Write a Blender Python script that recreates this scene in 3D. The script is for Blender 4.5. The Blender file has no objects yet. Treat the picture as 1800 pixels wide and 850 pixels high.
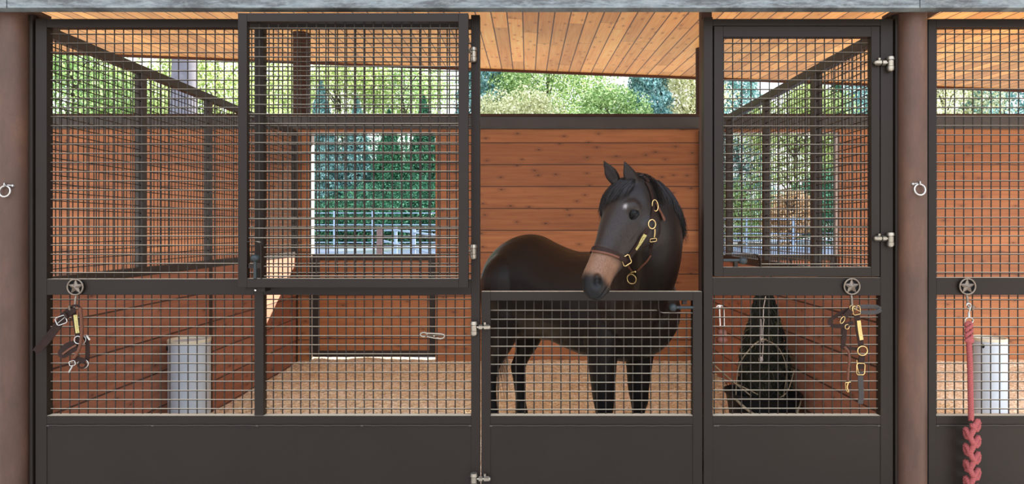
import bpy, math, random
import numpy as np
from mathutils import Vector, Matrix
random.seed(7)
rng = np.random.default_rng(7)
C = bpy.context.scene.collection
PI = math.pi
# ------------------------------------------------------------------ measures (metres)
CAM_D, EYE, S, PX0, PY0 = 3.7, 1.65, 320.0, 927.0, 400.0
def X(px, Y=0.0): return (px - PX0) * (1 + Y / CAM_D) / S
def Z(py, Y=0.0): return EYE - (py - PY0) * (1 + Y / CAM_D) / S
def P(px, py, Y=0.0): return Vector((X(px, Y), Y, Z(py, Y)))
XL, XR, YB = -2.82, 2.11, 4.51      # left / right partition, rear wall

# ------------------------------------------------------------------ objects
OFF = {}
def thing(name, label, cat, loc=(0, 0, 0), group=None):
    o = bpy.data.objects.new(name, None); C.objects.link(o)
    o.location = loc; o['label'] = label; o['category'] = cat
    o.empty_display_size = .1
    if group: o['group'] = group
    OFF[o.name] = Vector(loc)
    return o

class MB:
    def __init__(s): s.v = []; s.f = []
    def add(s, vs, fs):
        n = len(s.v); s.v += [tuple(v) for v in vs]; s.f += [tuple(i + n for i in f) for f in fs]
    def box(s, x0, x1, y0, y1, z0, z1):
        s.add([(x0,y0,z0),(x1,y0,z0),(x1,y1,z0),(x0,y1,z0),(x0,y0,z1),(x1,y0,z1),(x1,y1,z1),(x0,y1,z1)],
              [(0,3,2,1),(4,5,6,7),(0,1,5,4),(1,2,6,5),(2,3,7,6),(3,0,4,7)])
    def obox(s, c, ax, ay, az):      # centre and three half-axis vectors
        c = Vector(c); ax = Vector(ax); ay = Vector(ay); az = Vector(az)
        vs = [c+ax*i+ay*j+az*k for k in (-1,1) for (i,j) in ((-1,-1),(1,-1),(1,1),(-1,1))]
        s.add(vs, [(0,3,2,1),(4,5,6,7),(0,1,5,4),(1,2,6,5),(2,3,7,6),(3,0,4,7)])
    def loft(s, rings, cap=True, closed=False):
        n = len(rings[0]); vs = [p for r in rings for p in r]; fs = []
        m = len(rings)
        for i in range(m if closed else m - 1):
            a = i * n; b = ((i + 1) % m) * n
            for j in range(n):
                k = (j + 1) % n
                fs.append((a + j, a + k, b + k, b + j))
        if cap and not closed:
            fs.append(tuple(range(n))[::-1]); fs.append(tuple((m-1)*n + j for j in range(n)))
        s.add(vs, fs)
    def tube(s, pts, rad, n=8, closed=False, cap=True):
        pts = [Vector(p) for p in pts]; m = len(pts)
        rads = rad if isinstance(rad, (list, tuple)) else [rad] * m
        rings = []; ref = None
        for i, p in enumerate(pts):
            if closed: t = pts[(i+1) % m] - pts[i-1]
            else: t = pts[min(i+1, m-1)] - pts[max(i-1, 0)]
            if t.length < 1e-9: t = Vector((0,0,1))
            t.normalize()
            if ref is None:
                ref = Vector((0,0,1)) if abs(t.z) < .9 else Vector((1,0,0))
            ref = ref - t * ref.dot(t)
            if ref.length < 1e-6: ref = t.orthogonal()
            ref.normalize(); b = t.cross(ref)
            rings.append([p + (ref*math.cos(2*PI*j/n) + b*math.sin(2*PI*j/n)) * rads[i] for j in range(n)])
        s.loft(rings, cap, closed)
    def cyl(s, p0, p1, r0, r1=None, n=20): s.tube([p0, p1], [r0, r0 if r1 is None else r1], n)
    def ball(s, c, r, sq=(1,1,1), n=16, m=10):
        c = Vector(c); rings = []
        for i in range(1, m):
            a = PI * i / m
            rings.append([c + Vector((r*sq[0]*math.sin(a)*math.cos(2*PI*j/n), r*sq[1]*math.sin(a)*math.sin(2*PI*j/n), r*sq[2]*math.cos(a))) for j in range(n)])
        s.loft(rings[::-1])
    def ribbon(s, pts, nrm, w, t=.004, closed=False):   # flat strap, nrm = face normal(s)
        pts = [Vector(p) for p in pts]; m = len(pts); rings = []
        for i, p in enumerate(pts):
            tt = (pts[(i+1) % m] - pts[i-1]) if closed else pts[min(i+1, m-1)] - pts[max(i-1, 0)]
            tt.normalize(); nn = Vector(nrm[i]) if isinstance(nrm, list) else Vector(nrm)
            nn = (nn - tt * nn.dot(tt)).normalized(); b = tt.cross(nn)
            ww = w[i] if isinstance(w, list) else w
            rings.append([p+b*ww/2+nn*t/2, p-b*ww/2+nn*t/2, p-b*ww/2-nn*t/2, p+b*ww/2-nn*t/2])
        s.loft(rings, True, closed)
    def build(s, name, mat, parent=None, smooth=None, bevel=0, loc=None, kind=None):
        me = bpy.data.meshes.new(name)
        off = OFF[parent.name] if parent else Vector(loc or (0,0,0))
        a = np.array(s.v, dtype=np.float64) - np.array(off)
        me.from_pydata(a.tolist(), [], s.f); me.materials.append(mat)
        if smooth:
            me.polygons.foreach_set('use_smooth', [True]*len(me.polygons))
            me.set_sharp_from_angle(angle=math.radians(smooth))
        me.update()
        o = bpy.data.objects.new(name, me); C.objects.link(o)
        if parent: o.parent = parent
        else: o.location = off
        OFF[o.name] = Vector(off)
        if bevel:
            b = o.modifiers.new('bevel', 'BEVEL'); b.width = bevel; b.segments = 2; b.limit_method = 'ANGLE'
        if kind: o['kind'] = kind
        return o
def tag(o, label, cat, group=None):
    o['label'] = label; o['category'] = cat
    if group: o['group'] = group
    return o
def catmull(pts, n=6, closed=False):
    pts = [Vector(p) for p in pts]; m = len(pts); out = []
    for i in range(m if closed else m - 1):
        if closed: p0, p1, p2, p3 = pts[i-1], pts[i], pts[(i+1) % m], pts[(i+2) % m]
        else: p0, p1, p2, p3 = pts[max(i-1,0)], pts[i], pts[i+1], pts[min(i+2,m-1)]
        for k in range(n):
            t = k / n
            out.append(.5*((2*p1)+(p2-p0)*t+(2*p0-5*p1+4*p2-p3)*t*t+(3*p1-p0-3*p2+p3)*t**3))
    if not closed: out.append(pts[-1])
    return out

# ------------------------------------------------------------------ materials
def lin(c):
    c = c / 255
    return c / 12.92 if c <= .04045 else ((c + .055) / 1.055) ** 2.4
def rgb(r, g, b): return (lin(r), lin(g), lin(b), 1)
def new_mat(name):
    m = bpy.data.materials.new(name); m.use_nodes = True
    nt = m.node_tree; b = nt.nodes['Principled BSDF']
    return m, nt, b
def nd(nt, t, **kw):
    n = nt.nodes.new(t)
    for k, v in kw.items(): setattr(n, k, v)
    return n
def math_n(nt, op, a, b=None, c=None):
    n = nd(nt, 'ShaderNodeMath', operation=op)
    for i, v in enumerate((a, b, c)):
        if v is None: continue
        if isinstance(v, (int, float)): n.inputs[i].default_value = v
        else: nt.links.new(v, n.inputs[i])
    return n.outputs[0]
def mixc(nt, fac, a, b, mode='MIX'):
    n = nd(nt, 'ShaderNodeMix', data_type='RGBA', blend_type=mode)
    for i, v in ((0, fac), (6, a), (7, b)):
        if isinstance(v, (int, float, tuple)): n.inputs[i].default_value = v
        else: nt.links.new(v, n.inputs[i])
    return n.outputs[2]
def ramp(nt, fac, stops):
    n = nd(nt, 'ShaderNodeValToRGB'); e = n.color_ramp.elements
    while len(e) < len(stops): e.new(.5)
    for i, (p, c) in enumerate(stops): e[i].position = p; e[i].color = c if isinstance(c, tuple) else (c, c, c, 1)
    nt.links.new(fac, n.inputs[0]); return n.outputs[0]
def noise(nt, vec, scale, detail=3, rough=.5, out=0):
    n = nd(nt, 'ShaderNodeTexNoise'); n.inputs['Scale'].default_value = scale
    n.inputs['Detail'].default_value = detail; n.inputs['Roughness'].default_value = rough
    nt.links.new(vec, n.inputs['Vector']); return n.outputs[out]
def mapping(nt, vec, scale=(1,1,1), loc=(0,0,0)):
    n = nd(nt, 'ShaderNodeMapping'); n.inputs['Scale'].default_value = scale; n.inputs['Location'].default_value = loc
    nt.links.new(vec, n.inputs['Vector']); return n.outputs[0]
def bump(nt, b, h, strength=.3, dist=.01):
    n = nd(nt, 'ShaderNodeBump'); n.inputs['Strength'].default_value = strength; n.inputs['Distance'].default_value = dist
    nt.links.new(h, n.inputs['Height']); nt.links.new(n.outputs[0], b.inputs['Normal'])
def plain(name, col, rough=.5, metal=0, spec=.5, var=.15, scale=9, bmp=0, bscale=60, lit_dust=None, dlo=.6, dhi=.95):
    m, nt, b = new_mat(name); pos = nd(nt, 'ShaderNodeNewGeometry').outputs['Position']
    f = noise(nt, pos, scale, 4)
    lo = tuple(c*(1-var) for c in col[:3])+(1,); hi = tuple(min(1,c*(1+var)) for c in col[:3])+(1,)
    cc = mixc(nt, f, lo, hi)
    if lit_dust:      # paler upward faces: light from above painted in, plus a dusty film
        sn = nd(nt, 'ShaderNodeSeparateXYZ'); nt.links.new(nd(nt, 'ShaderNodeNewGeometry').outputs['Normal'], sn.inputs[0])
        cc = mixc(nt, ramp(nt, sn.outputs[2], [(dlo, 0.), (dhi, 1.)]), cc, lit_dust)
    nt.links.new(cc, b.inputs['Base Color'])
    b.inputs['Roughness'].default_value = rough; b.inputs['Metallic'].default_value = metal
    b.inputs['Specular IOR Level'].default_value = spec
    if bmp: bump(nt, b, noise(nt, pos, bscale, 4), bmp, .004)
    return m

def boards_mat(name, axis, pitch, along, base, dark, light, offset=0.0, butt=0, groove=.012, knots=1.0, rough=.6, seed=0., cont=1.0):
    """axis: coordinate across the boards, along: coordinate along them (world metres)."""
    m, nt, b = new_mat(name); L = nt.links.new
    pos = nd(nt, 'ShaderNodeNewGeometry').outputs['Position']
    sp = nd(nt, 'ShaderNodeSeparateXYZ'); L(pos, sp.inputs[0])
    a = math_n(nt, 'DIVIDE', math_n(nt, 'ADD', sp.outputs[axis], offset), pitch)
    idx = math_n(nt, 'FLOOR', a); fr = math_n(nt, 'FRACT', a)
    l = sp.outputs[along]
    def white(v):
        n = nd(nt, 'ShaderNodeTexWhiteNoise', noise_dimensions='2D'); cb = nd(nt, 'ShaderNodeCombineXYZ')
        L(v[0], cb.inputs[0]); 
        if v[1] is not None:
            if isinstance(v[1], (int, float)): cb.inputs[1].default_value = v[1]
            else: L(v[1], cb.inputs[1])
        L(cb.outputs[0], n.inputs['Vector']); return n.outputs['Value']
    w = white((idx, seed))
    seam = None; idl = None
    if butt:
        q = math_n(nt, 'ADD', math_n(nt, 'DIVIDE', l, butt), math_n(nt, 'MULTIPLY', w, 7.3))
        idl = math_n(nt, 'FLOOR', q); fq = math_n(nt, 'FRACT', q)
        seam = math_n(nt, 'LESS_THAN', math_n(nt, 'MULTIPLY', fq, butt), .006)
    wv = white((idx, math_n(nt, 'ADD', idl, seed) if idl else seed + 3.1))
    # grain coordinates: along board stretched, shifted per board
    cb = nd(nt, 'ShaderNodeCombineXYZ')
    L(math_n(nt, 'ADD', math_n(nt, 'MULTIPLY', l, 1.0), math_n(nt, 'MULTIPLY', wv, 31.)), cb.inputs[0])
    L(math_n(nt, 'MULTIPLY', sp.outputs[axis], 1.0), cb.inputs[1]); L(math_n(nt, 'MULTIPLY', wv, 17.), cb.inputs[2])
    g1 = noise(nt, mapping(nt, cb.outputs[0], (1.3, 26, 1)), 1.0, 5, .6)
    g2 = noise(nt, mapping(nt, cb.outputs[0], (5, 90, 1)), 1.0, 3, .6)
    big = noise(nt, mapping(nt, cb.outputs[0], (1.2, 3, 1)), 1.0, 2)
    g = math_n(nt, 'ADD', math_n(nt, 'MULTIPLY', g1, .7), math_n(nt, 'MULTIPLY', g2, .3))
    gc = math_n(nt, 'ADD', math_n(nt, 'MULTIPLY', math_n(nt, 'SUBTRACT', g, .5), 1.5*cont), .5)
    col = ramp(nt, gc, [(.1, dark), (.5, base), (.9, light)])
    tone = math_n(nt, 'ADD', math_n(nt, 'MULTIPLY', math_n(nt, 'ADD', wv, math_n(nt,'MULTIPLY',big,.8)), .5*cont), 1 - .42*cont)
    tc = nd(nt, 'ShaderNodeCombineColor'); L(tone, tc.inputs[0])
    L(math_n(nt, 'POWER', tone, 1.25), tc.inputs[1]); L(math_n(nt, 'POWER', tone, 1.5), tc.inputs[2])
    col = mixc(nt, 1.0, col, tc.outputs[0], 'MULTIPLY')
    # knots
    vo = nd(nt, 'ShaderNodeTexVoronoi', voronoi_dimensions='2D'); vo.inputs['Scale'].default_value = 1.0
    L(mapping(nt, cb.outputs[0], (3.1, 7.0, 1)), vo.inputs['Vector'])
    kd = math_n(nt, 'ADD', vo.outputs['Distance'], math_n(nt, 'MULTIPLY', g1, .05))
    sel = nd(nt, 'ShaderNodeSeparateColor'); L(vo.outputs['Color'], sel.inputs[0])
    on = math_n(nt, 'GREATER_THAN', sel.outputs[0], 1 - .85*knots)
    km = math_n(nt, 'MULTIPLY', on, ramp(nt, kd, [(.045, 1.), (.085, .0)]))
    halo = math_n(nt, 'MULTIPLY', on, ramp(nt, kd, [(.08, .45), (.26, .0)]))
    col = mixc(nt, halo, col, tuple(c*.75 for c in dark[:3])+(1,))
    col = mixc(nt, math_n(nt,'MULTIPLY',km,.85), col, tuple(c*.22 for c in dark[:3])+(1,))
    gr = math_n(nt, 'LESS_THAN', math_n(nt, 'MULTIPLY', math_n(nt, 'MINIMUM', fr, math_n(nt, 'SUBTRACT', 1., fr)), pitch), groove/2)
    if seam: gr = math_n(nt, 'MAXIMUM', gr, seam)
    col = mixc(nt, math_n(nt,'MULTIPLY',gr,.9), col, tuple(c*.12 for c in dark[:3])+(1,))
    L(col, b.inputs['Base Color']); b.inputs['Roughness'].default_value = rough
    h = math_n(nt, 'SUBTRACT', math_n(nt, 'MULTIPLY', g, .25), gr)
    bump(nt, b, h, .5, .006)
    return m

M = {}
M['bronze'] = plain('bronze_paint', rgb(28, 22, 18), .40, .0, .10, .12, 3, .08, 250, lit_dust=rgb(150,138,118))
M['wire'] = plain('wire_steel', rgb(38, 32, 27), .4, .0, .12, .15, 20, lit_dust=rgb(160,149,128), dlo=.5, dhi=.9)  # pale wire tops carry painted light from above
M['darksteel'] = plain('dark_steel', rgb(54, 47, 42), .45, .0, .2, .2, 6, .1, 120)
M['channel'] = plain('channel_steel', rgb(66, 64, 64), .5, .1, .3, .15, 5, .1, 120)
M['rust_dark'] = plain('dark_rust', rgb(60, 40, 32), .6, 0, .2, .25, 8)
M['bolt_paint'] = plain('bolt_paint', rgb(34, 38, 38), .35, 0, .15)
M['zinc'] = plain('zinc_plated', rgb(122, 114, 102), .3, .8, .3, .25, 60)
M['brass'] = plain('brass', rgb(158, 132, 86), .28, .85, .5, .15, 60)
M['plate'] = plain('brass_plate', rgb(138, 124, 72), .5, .2, .5, .1, 90)
M['silver'] = plain('silver_ring', rgb(146, 142, 136), .28, .7, .3, .05, 30)
M['leather'] = plain('dark_leather', rgb(32, 21, 17), .5, 0, .06, .3, 40, .2, 200)
M['leather_brown'] = plain('brown_leather', rgb(76, 48, 36), .5, 0, .06, .25, 40, .2, 200)
M['leather_grey'] = plain('grey_leather', rgb(48, 44, 42), .4, 0, .06, .2, 40, .1, 200)
M['iron'] = plain('cast_iron', rgb(92, 80, 68), .35, .4, .4, .3, 60, .2, 300)
M['ironback'] = plain('iron_dark', rgb(14, 11, 10), .7, .0, .1, .2, 60)
M['rope'] = plain('red_rope', rgb(118, 56, 54), .8, 0, .2, .25, 120, .15, 400)
M['rope_cream'] = plain('cream_cord', rgb(190, 176, 164), .8, 0, .3, .1, 80)
M['rubber'] = plain('black_rubber', rgb(26, 25, 25), .55, 0, .15, .2, 20)
M['net'] = plain('net_twine', rgb(30, 32, 28), .8, 0, .3, .2, 50)
M['pvc'] = plain('pale_pvc', rgb(172, 180, 186), .4, 0, .2, .05, 4)
M['pvc_rim'] = plain('cream_rim', rgb(196, 188, 164), .5, 0, .2, .05, 9)
M['eye'] = plain('eye', (.002,.0015,.0015,1), .06, 0, .09, 0)
M['hair'] = plain('dark_hair', rgb(27, 23, 22), .45, 0, .2, .5, 60)
M['tailhair'] = plain('tail_hair', rgb(82, 62, 50), .5, 0, .5, .5, 60)
M['treat'] = plain('red_treat', rgb(92, 48, 34), .6, 0, .4, .3, 60)
M['twig'] = plain('dry_twig', rgb(140, 124, 98), .7, 0, .3, .3, 60)
M['fencemetal'] = plain('pale_pipe', rgb(130, 148, 168), .4, .2, .5, .1, 4)
M['fencewood'] = plain('weathered_post', rgb(112, 92, 88), .8, 0, .3, .3, 12)
M['engrave'] = plain('engraving', rgb(80, 68, 40), .6, 0, .3, .05)
M['screw'] = plain('bright_screw', rgb(190, 185, 175), .3, .8)

# rust-brown column steel
m, nt, b = new_mat('rust_steel'); pos = nd(nt, 'ShaderNodeNewGeometry').outputs['Position']
f = noise(nt, mapping(nt, pos, (1,1,.35)), 7, 5, .65); f2 = noise(nt, pos, 90, 3)
c1 = ramp(nt, f, [(.3, rgb(56,39,30)), (.55, rgb(70,48,37)), (.75, rgb(86,58,41))])
nt.links.new(mixc(nt, math_n(nt,'MULTIPLY',f2,.35), c1, rgb(42,30,25)), b.inputs['Base Color'])
b.inputs['Roughness'].default_value = .5; b.inputs['Specular IOR Level'].default_value = .2
bump(nt, b, f2, .15, .004); M['rust'] = m
# mill-scale grey-blue beam
m, nt, b = new_mat('galvanised_beam'); pos = nd(nt, 'ShaderNodeNewGeometry').outputs['Position']
wv = noise(nt, mapping(nt, pos, (2.2,1,12)), 1.5, 6, .7); w2 = noise(nt, mapping(nt, pos, (9,5,30)), 2, 4, .7)
c1 = ramp(nt, wv, [(.25, rgb(40,38,37)), (.45, rgb(58,60,60)), (.58, rgb(90,96,96)), (.72, rgb(50,46,45))])
c2 = mixc(nt, ramp(nt, w2, [(.45, 0.), (.75, .6)]), c1, rgb(112,114,112))
nt.links.new(c2, b.inputs['Base Color']); b.inputs['Roughness'].default_value = .45; b.inputs['Specular IOR Level'].default_value = .25
bump(nt, b, w2, .1, .004); M['beam'] = m

M['wall_wood'] = boards_mat('rear_wall_boards', 2, .2667, 0, rgb(148,91,49), rgb(106,58,28), rgb(169,111,65), offset=-.285, knots=.8, groove=.011, seed=2., cont=.75)
M['part_wood'] = boards_mat('partition_boards', 2, .2667, 1, rgb(148,96,72), rgb(112,68,50), rgb(170,116,90), offset=-.285, knots=.8, groove=.012, seed=9., cont=.75)
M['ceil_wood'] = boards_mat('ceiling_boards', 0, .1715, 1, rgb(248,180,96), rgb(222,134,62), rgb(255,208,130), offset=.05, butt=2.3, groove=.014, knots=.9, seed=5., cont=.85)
M['trim_wood'] = plain('sunlit_trim', rgb(206, 190, 178), .7, 0, .3, .15, 8)
M['fascia'] = plain('dark_fascia', rgb(84, 52, 36), .7, 0, .3, .15, 8)

# bedding of wood pellets and shavings
m, nt, b = new_mat('bedding'); pos = nd(nt, 'ShaderNodeNewGeometry').outputs['Position']; L = nt.links.new
vo = nd(nt, 'ShaderNodeTexVoronoi'); vo.inputs['Scale'].default_value = 48; L(pos, vo.inputs['Vector'])
sc = nd(nt, 'ShaderNodeSeparateColor'); L(vo.outputs['Color'], sc.inputs[0])
c1 = ramp(nt, sc.outputs[0], [(0., rgb(192,170,138)), (.4, rgb(226,208,176)), (.75, rgb(244,230,204)), (1., rgb(252,244,226))])
c2 = mixc(nt, ramp(nt, noise(nt, pos, 1.7, 4, .6), [(.58, 0.), (.74, .45)]), c1, rgb(170,142,112))
c2 = mixc(nt, ramp(nt, vo.outputs['Distance'], [(.35, 0.), (.8, .25)]), c2, rgb(140,112,82))
L(c2, b.inputs['Base Color']); b.inputs['Roughness'].default_value = .9
bump(nt, b, vo.outputs['Distance'], .8, .012); M['bedding'] = m
M['chip_a'] = plain('wood_chip_pale', rgb(226,204,164), .85, 0, .3, .2, 30)

# paddock ground
m, nt, b = new_mat('paddock_gravel'); pos = nd(nt, 'ShaderNodeNewGeometry').outputs['Position']; L = nt.links.new
n1 = noise(nt, mapping(nt, pos, (.25,.5,1)), 1.1, 5, .6); n2 = noise(nt, pos, 12, 4, .7)
c1 = ramp(nt, n1, [(.35, rgb(88,98,114)), (.5, rgb(122,130,144)), (.62, rgb(96,112,84)), (.75, rgb(168,160,148))])
L(mixc(nt, math_n(nt,'MULTIPLY',n2,.5), c1, rgb(84,90,102)), b.inputs['Base Color']); b.inputs['Roughness'].default_value = .9
bump(nt, b, n2, .5, .03); M['gravel'] = m
M['concrete'] = plain('pale_concrete', rgb(236, 228, 214), .85, 0, .3, .1, 3, .2, 40)

# foliage and bark
def leaf_mat(name, c_lo, c_mid, c_hi, trans=.35):
    m, nt, b = new_mat(name); L = nt.links.new
    g = nd(nt, 'ShaderNodeNewGeometry'); oi = nd(nt, 'ShaderNodeObjectInfo')
    r = math_n(nt, 'ADD', math_n(nt, 'MULTIPLY', g.outputs['Random Per Island'], .65), math_n(nt, 'MULTIPLY', noise(nt, g.outputs['Position'], .55, 3), .45))
    col = ramp(nt, r, [(.18, c_lo), (.5, c_mid), (.85, c_hi)])
    L(col, b.inputs['Base Color']); b.inputs['Roughness'].default_value = .55
    tr = nd(nt, 'ShaderNodeBsdfTranslucent'); L(col, tr.inputs['Color'])
    mx = nd(nt, 'ShaderNodeMixShader'); mx.inputs[0].default_value = trans
    L(b.outputs[0], mx.inputs[1]); L(tr.outputs[0], mx.inputs[2]); L(mx.outputs[0], nt.nodes['Material Output'].inputs['Surface'])
    return m
M['leaf_green'] = leaf_mat('leaf_green', rgb(58,92,44), rgb(132,166,88), rgb(212,228,164), .45)
M['leaf_lime'] = leaf_mat('leaf_lime', rgb(86,108,48), rgb(160,180,92), rgb(230,234,176), .45)
M['leaf_pale'] = leaf_mat('leaf_pale', rgb(120,124,74), rgb(190,190,136), rgb(238,234,200), .45)
M['leaf_blue'] = leaf_mat('leaf_blue', rgb(40,84,84), rgb(92,142,138), rgb(166,200,192), .3)
M['leaf_dark'] = leaf_mat('leaf_dark', rgb(14,50,34), rgb(36,94,64), rgb(96,156,112), .25)
M['leaf_rust'] = leaf_mat('leaf_rust', rgb(120,92,54), rgb(190,150,104), rgb(230,200,160), .4)
M['bark'] = plain('grey_bark', rgb(98, 96, 102), .9, 0, .2, .35, 5, .9, 14)
M['bark_dark'] = plain('dark_bark', rgb(78, 68, 60), .9, 0, .2, .35, 5, .6, 14)

SKY_BASE, FRONT_FILL, SUN, EXPO = .95, 2.0, 8.5, 1.15
# ================================================================== SETTING
def zc(x, y): return 4.10 - .039 * (x + .717) + .0405 * (y - 6.66)
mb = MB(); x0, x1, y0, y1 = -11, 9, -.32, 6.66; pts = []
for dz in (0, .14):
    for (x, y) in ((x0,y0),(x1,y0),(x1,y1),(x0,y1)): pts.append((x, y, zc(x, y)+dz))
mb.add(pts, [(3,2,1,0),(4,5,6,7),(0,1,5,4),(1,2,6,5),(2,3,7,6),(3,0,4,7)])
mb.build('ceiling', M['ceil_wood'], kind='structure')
mb = MB(); pts = []
for (y, dz) in ((6.66,-.035),(6.70,-.035),(6.70,.2),(6.66,.2)):
    for x in (x0, x1): pts.append((x, y, zc(x, 6.66)+dz))
mb.add(pts, [(0,1,3,2),(2,3,5,4),(4,5,7,6),(6,7,1,0),(0,2,4,6),(1,7,5,3)])
mb.build('trim_1', M['fascia'], kind='structure')

# ground in front and behind
mb = MB(); mb.box(-30, 30, -30, .0, -.2, -.012)
mb.build('ground_front', M['concrete'], kind='structure')  # unseen forecourt, made very pale to bounce light onto the ceiling
def zg(y): return 0.0 if y < 6 else (y - 6) * .012 if y < 12 else .072 + (y - 12) * .0165
mb = MB(); ys = [4.72, 6, 9, 12, 20, 30, 45, 60, 110]
vs = []
for y in ys:
    for x in (-90, 90): vs.append((x, y, zg(y)-.0))
mb.add(vs, [(2*i, 2*i+1, 2*i+3, 2*i+2) for i in range(len(ys)-1)])
mb.build('ground_paddock', M['gravel'], kind='structure')
# stall floor: bedding surface with soft lumps
nx, ny = 260, 90; xs = np.linspace(-8.2, 6.6, nx); yy = np.linspace(.0, 4.72, ny)
gx, gy = np.meshgrid(xs, yy)
h = .012*np.sin(gx*3.1+gy*1.7)*np.sin(gy*2.9-gx*.8)+.008*np.sin(gx*9.3+1)*np.sin(gy*8.1+gx*2)+rng.normal(0,.0035,gx.shape)
tq = np.clip((gy-4.0)/.5, 0, 1); h = h + .024*tq*tq*(3-2*tq)
mb = MB(); V = np.stack([gx, gy, h+.012], -1).reshape(-1, 3)
mb.v = V.tolist(); mb.f = [(j*nx+i, j*nx+i+1, (j+1)*nx+i+1, (j+1)*nx+i) for j in range(ny-1) for i in range(nx-1)]
mb.build('floor', M['bedding'], smooth=60, kind='structure')
mb = MB()
for _ in range(9000):
    x = random.uniform(-2.7, 3.9); y = random.uniform(.9, 4.45); a = random.uniform(0, PI); l = random.uniform(.008,.022); w = random.uniform(.004,.008)
    u = Vector((math.cos(a), math.sin(a), random.uniform(-.3,.3)))*l; v = Vector((-math.sin(a), math.cos(a), random.uniform(-.3,.3)))*w
    zz = .03 + random.uniform(-.008, .008); c = Vector((x, y, zz)); n = u.cross(v).normalized()*.002
    mb.add([c-u-v+n, c+u-v+n, c+u+v+n, c-u+v+n, c-u-v-n, c+u-v-n, c+u+v-n, c-u+v-n], [(0,1,2,3),(7,6,5,4),(0,4,5,1),(1,5,6,2),(2,6,7,3),(3,7,4,0)])
o = mb.build('wood_shavings', M['chip_a']); o['kind'] = 'stuff'; tag(o, 'loose pale wood shavings scattered over the stall floor', 'bedding')

# rear wall with three door openings
OPN = [(-7.58, -6.05), (-2.65, -1.12), (2.28, 3.81)]
mb = MB(); edges = [-11] + [v for p in OPN for v in p] + [9]
for i in range(0, len(edges), 2): mb.box(edges[i], edges[i+1], YB, YB+.05, .0, 2.90)
for a, b_ in OPN: mb.box(a, b_, YB, YB+.05, 2.82, 2.90)
mb.build('wall_back', M['wall_wood'], kind='structure')
mb = MB()   # pale jambs lining each opening
for a, b_ in OPN:
    mb.box(a-.03, a, YB+.002, YB+.17, .0, 2.82); mb.box(b_, b_+.03, YB+.052, YB+.17, .0, 2.82); mb.box(a, b_, YB+.052, YB+.17, 2.82, 2.86)
mb.build('trim_2', M['trim_wood'], kind='structure')
mb = MB()   # steel channel capping the rear wall
mb.box(-11, 9, YB-.03, YB+.0, 2.865, 3.0); mb.box(-11, 9, YB-.04, YB-.001, 2.850, 2.865)
t = mb.build('wall_cap_channel', M['channel'], bevel=.002); m2 = MB(); m2.box(-11, 9, YB-.05, YB+.10, 3.0, 3.03); m2.build('top_flange', M['rust_dark'], t); tag(t, 'long dark steel channel capping the rear plank wall', 'rail')

# columns
def column(x, label, y=0.0, r=.0745, ztop=None, ring=None, mat='rust', z0=-.01):
    zt = ztop or zc(x, y) - .0
    mb = MB(); mb.cyl((x,y,z0), (x,y,zt), r, n=48)
    c = mb.build('steel_column', M[mat], smooth=40, loc=(x,y,0))
    tag(c, label, 'column'); return c
column(XL, 'round rust brown steel column at the left edge of the photo')
column(XR, 'round rust brown steel column right of the hanging halter')
column(-2.855, 'dark rear column behind the open mesh door, beside rear opening', y=4.80, r=.10, mat='rust_dark')
column(2.20, 'dark rear column just right of the plank wall behind the horse', y=4.80, r=.075, mat='rust_dark')
# beam: channel along the front
mb = MB(); mb.box(-11, 9, -.150, -.138, 2.808, 3.16); mb.box(-11, 9, -.138, -.078, 2.808, 2.820); mb.box(-11, 9, -.138, -.078, 3.148, 3.16)
t = mb.build('front_beam', M['beam'], bevel=.002); tag(t, 'grey blue mill-scaled steel beam across the top of the stall fronts', 'beam')
for px in (12, 1617):
    mb = MB(); x = X(px, -.15); mb.box(x-.0015, x+.0015, -.1512, -.149, 2.808, 3.16)
    mb.build('joint_seam', M['ironback'], t)
for xc in (XL, XR):
    mb = MB(); mb.box(xc-.11, xc+.135, -.078, .10, 2.822, 2.84); mb.box(xc-.12, xc+.12, -.138, -.0, 2.84, 2.852)
    mb.build('seat_plate', M['rust'], t)

# ================================================================== STALL FRONTS
def fbox(mb, p0, p1, q0, q1, ya=0.0, yb=.05, Yref=0.0):
    """box given by frame edges px p0..p1 and py q0..q1 measured on the plane Yref"""
    mb.box(X(p0,Yref), X(p1,Yref), ya, yb, Z(q1,Yref), Z(q0,Yref))
WR = .0035
def wire(mb, a, b, r=WR):
    mb.tube([a, b], r, 6)
def grid(mb, xa, xb, za, zb, xs, zs, Y, gap=None, wr=WR):
    """woven wire: verticals behind horizontals; gap=(x0,x1,z0,z1) left open for a latch"""
    for x in xs:
        if gap and gap[0] < x < gap[1]:
            if gap[2] - za > .01: wire(mb, (x,Y+.004,za), (x,Y+.004,gap[2]), wr)
            if zb - gap[3] > .01: wire(mb, (x,Y+.004,gap[3]), (x,Y+.004,zb), wr)
        else: wire(mb, (x,Y+.004,za), (x,Y+.004,zb), wr)
    for z in zs:
        if gap and gap[2] < z < gap[3]:
            if gap[0] - xa > .01: wire(mb, (xa,Y-.004,z), (gap[0],Y-.004,z), wr)
            if xb - gap[1] > .01: wire(mb, (gap[1],Y-.004,z), (xb,Y-.004,z), wr)
        else: wire(mb, (xa,Y-.004,z), (xb,Y-.004,z), wr)
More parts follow.
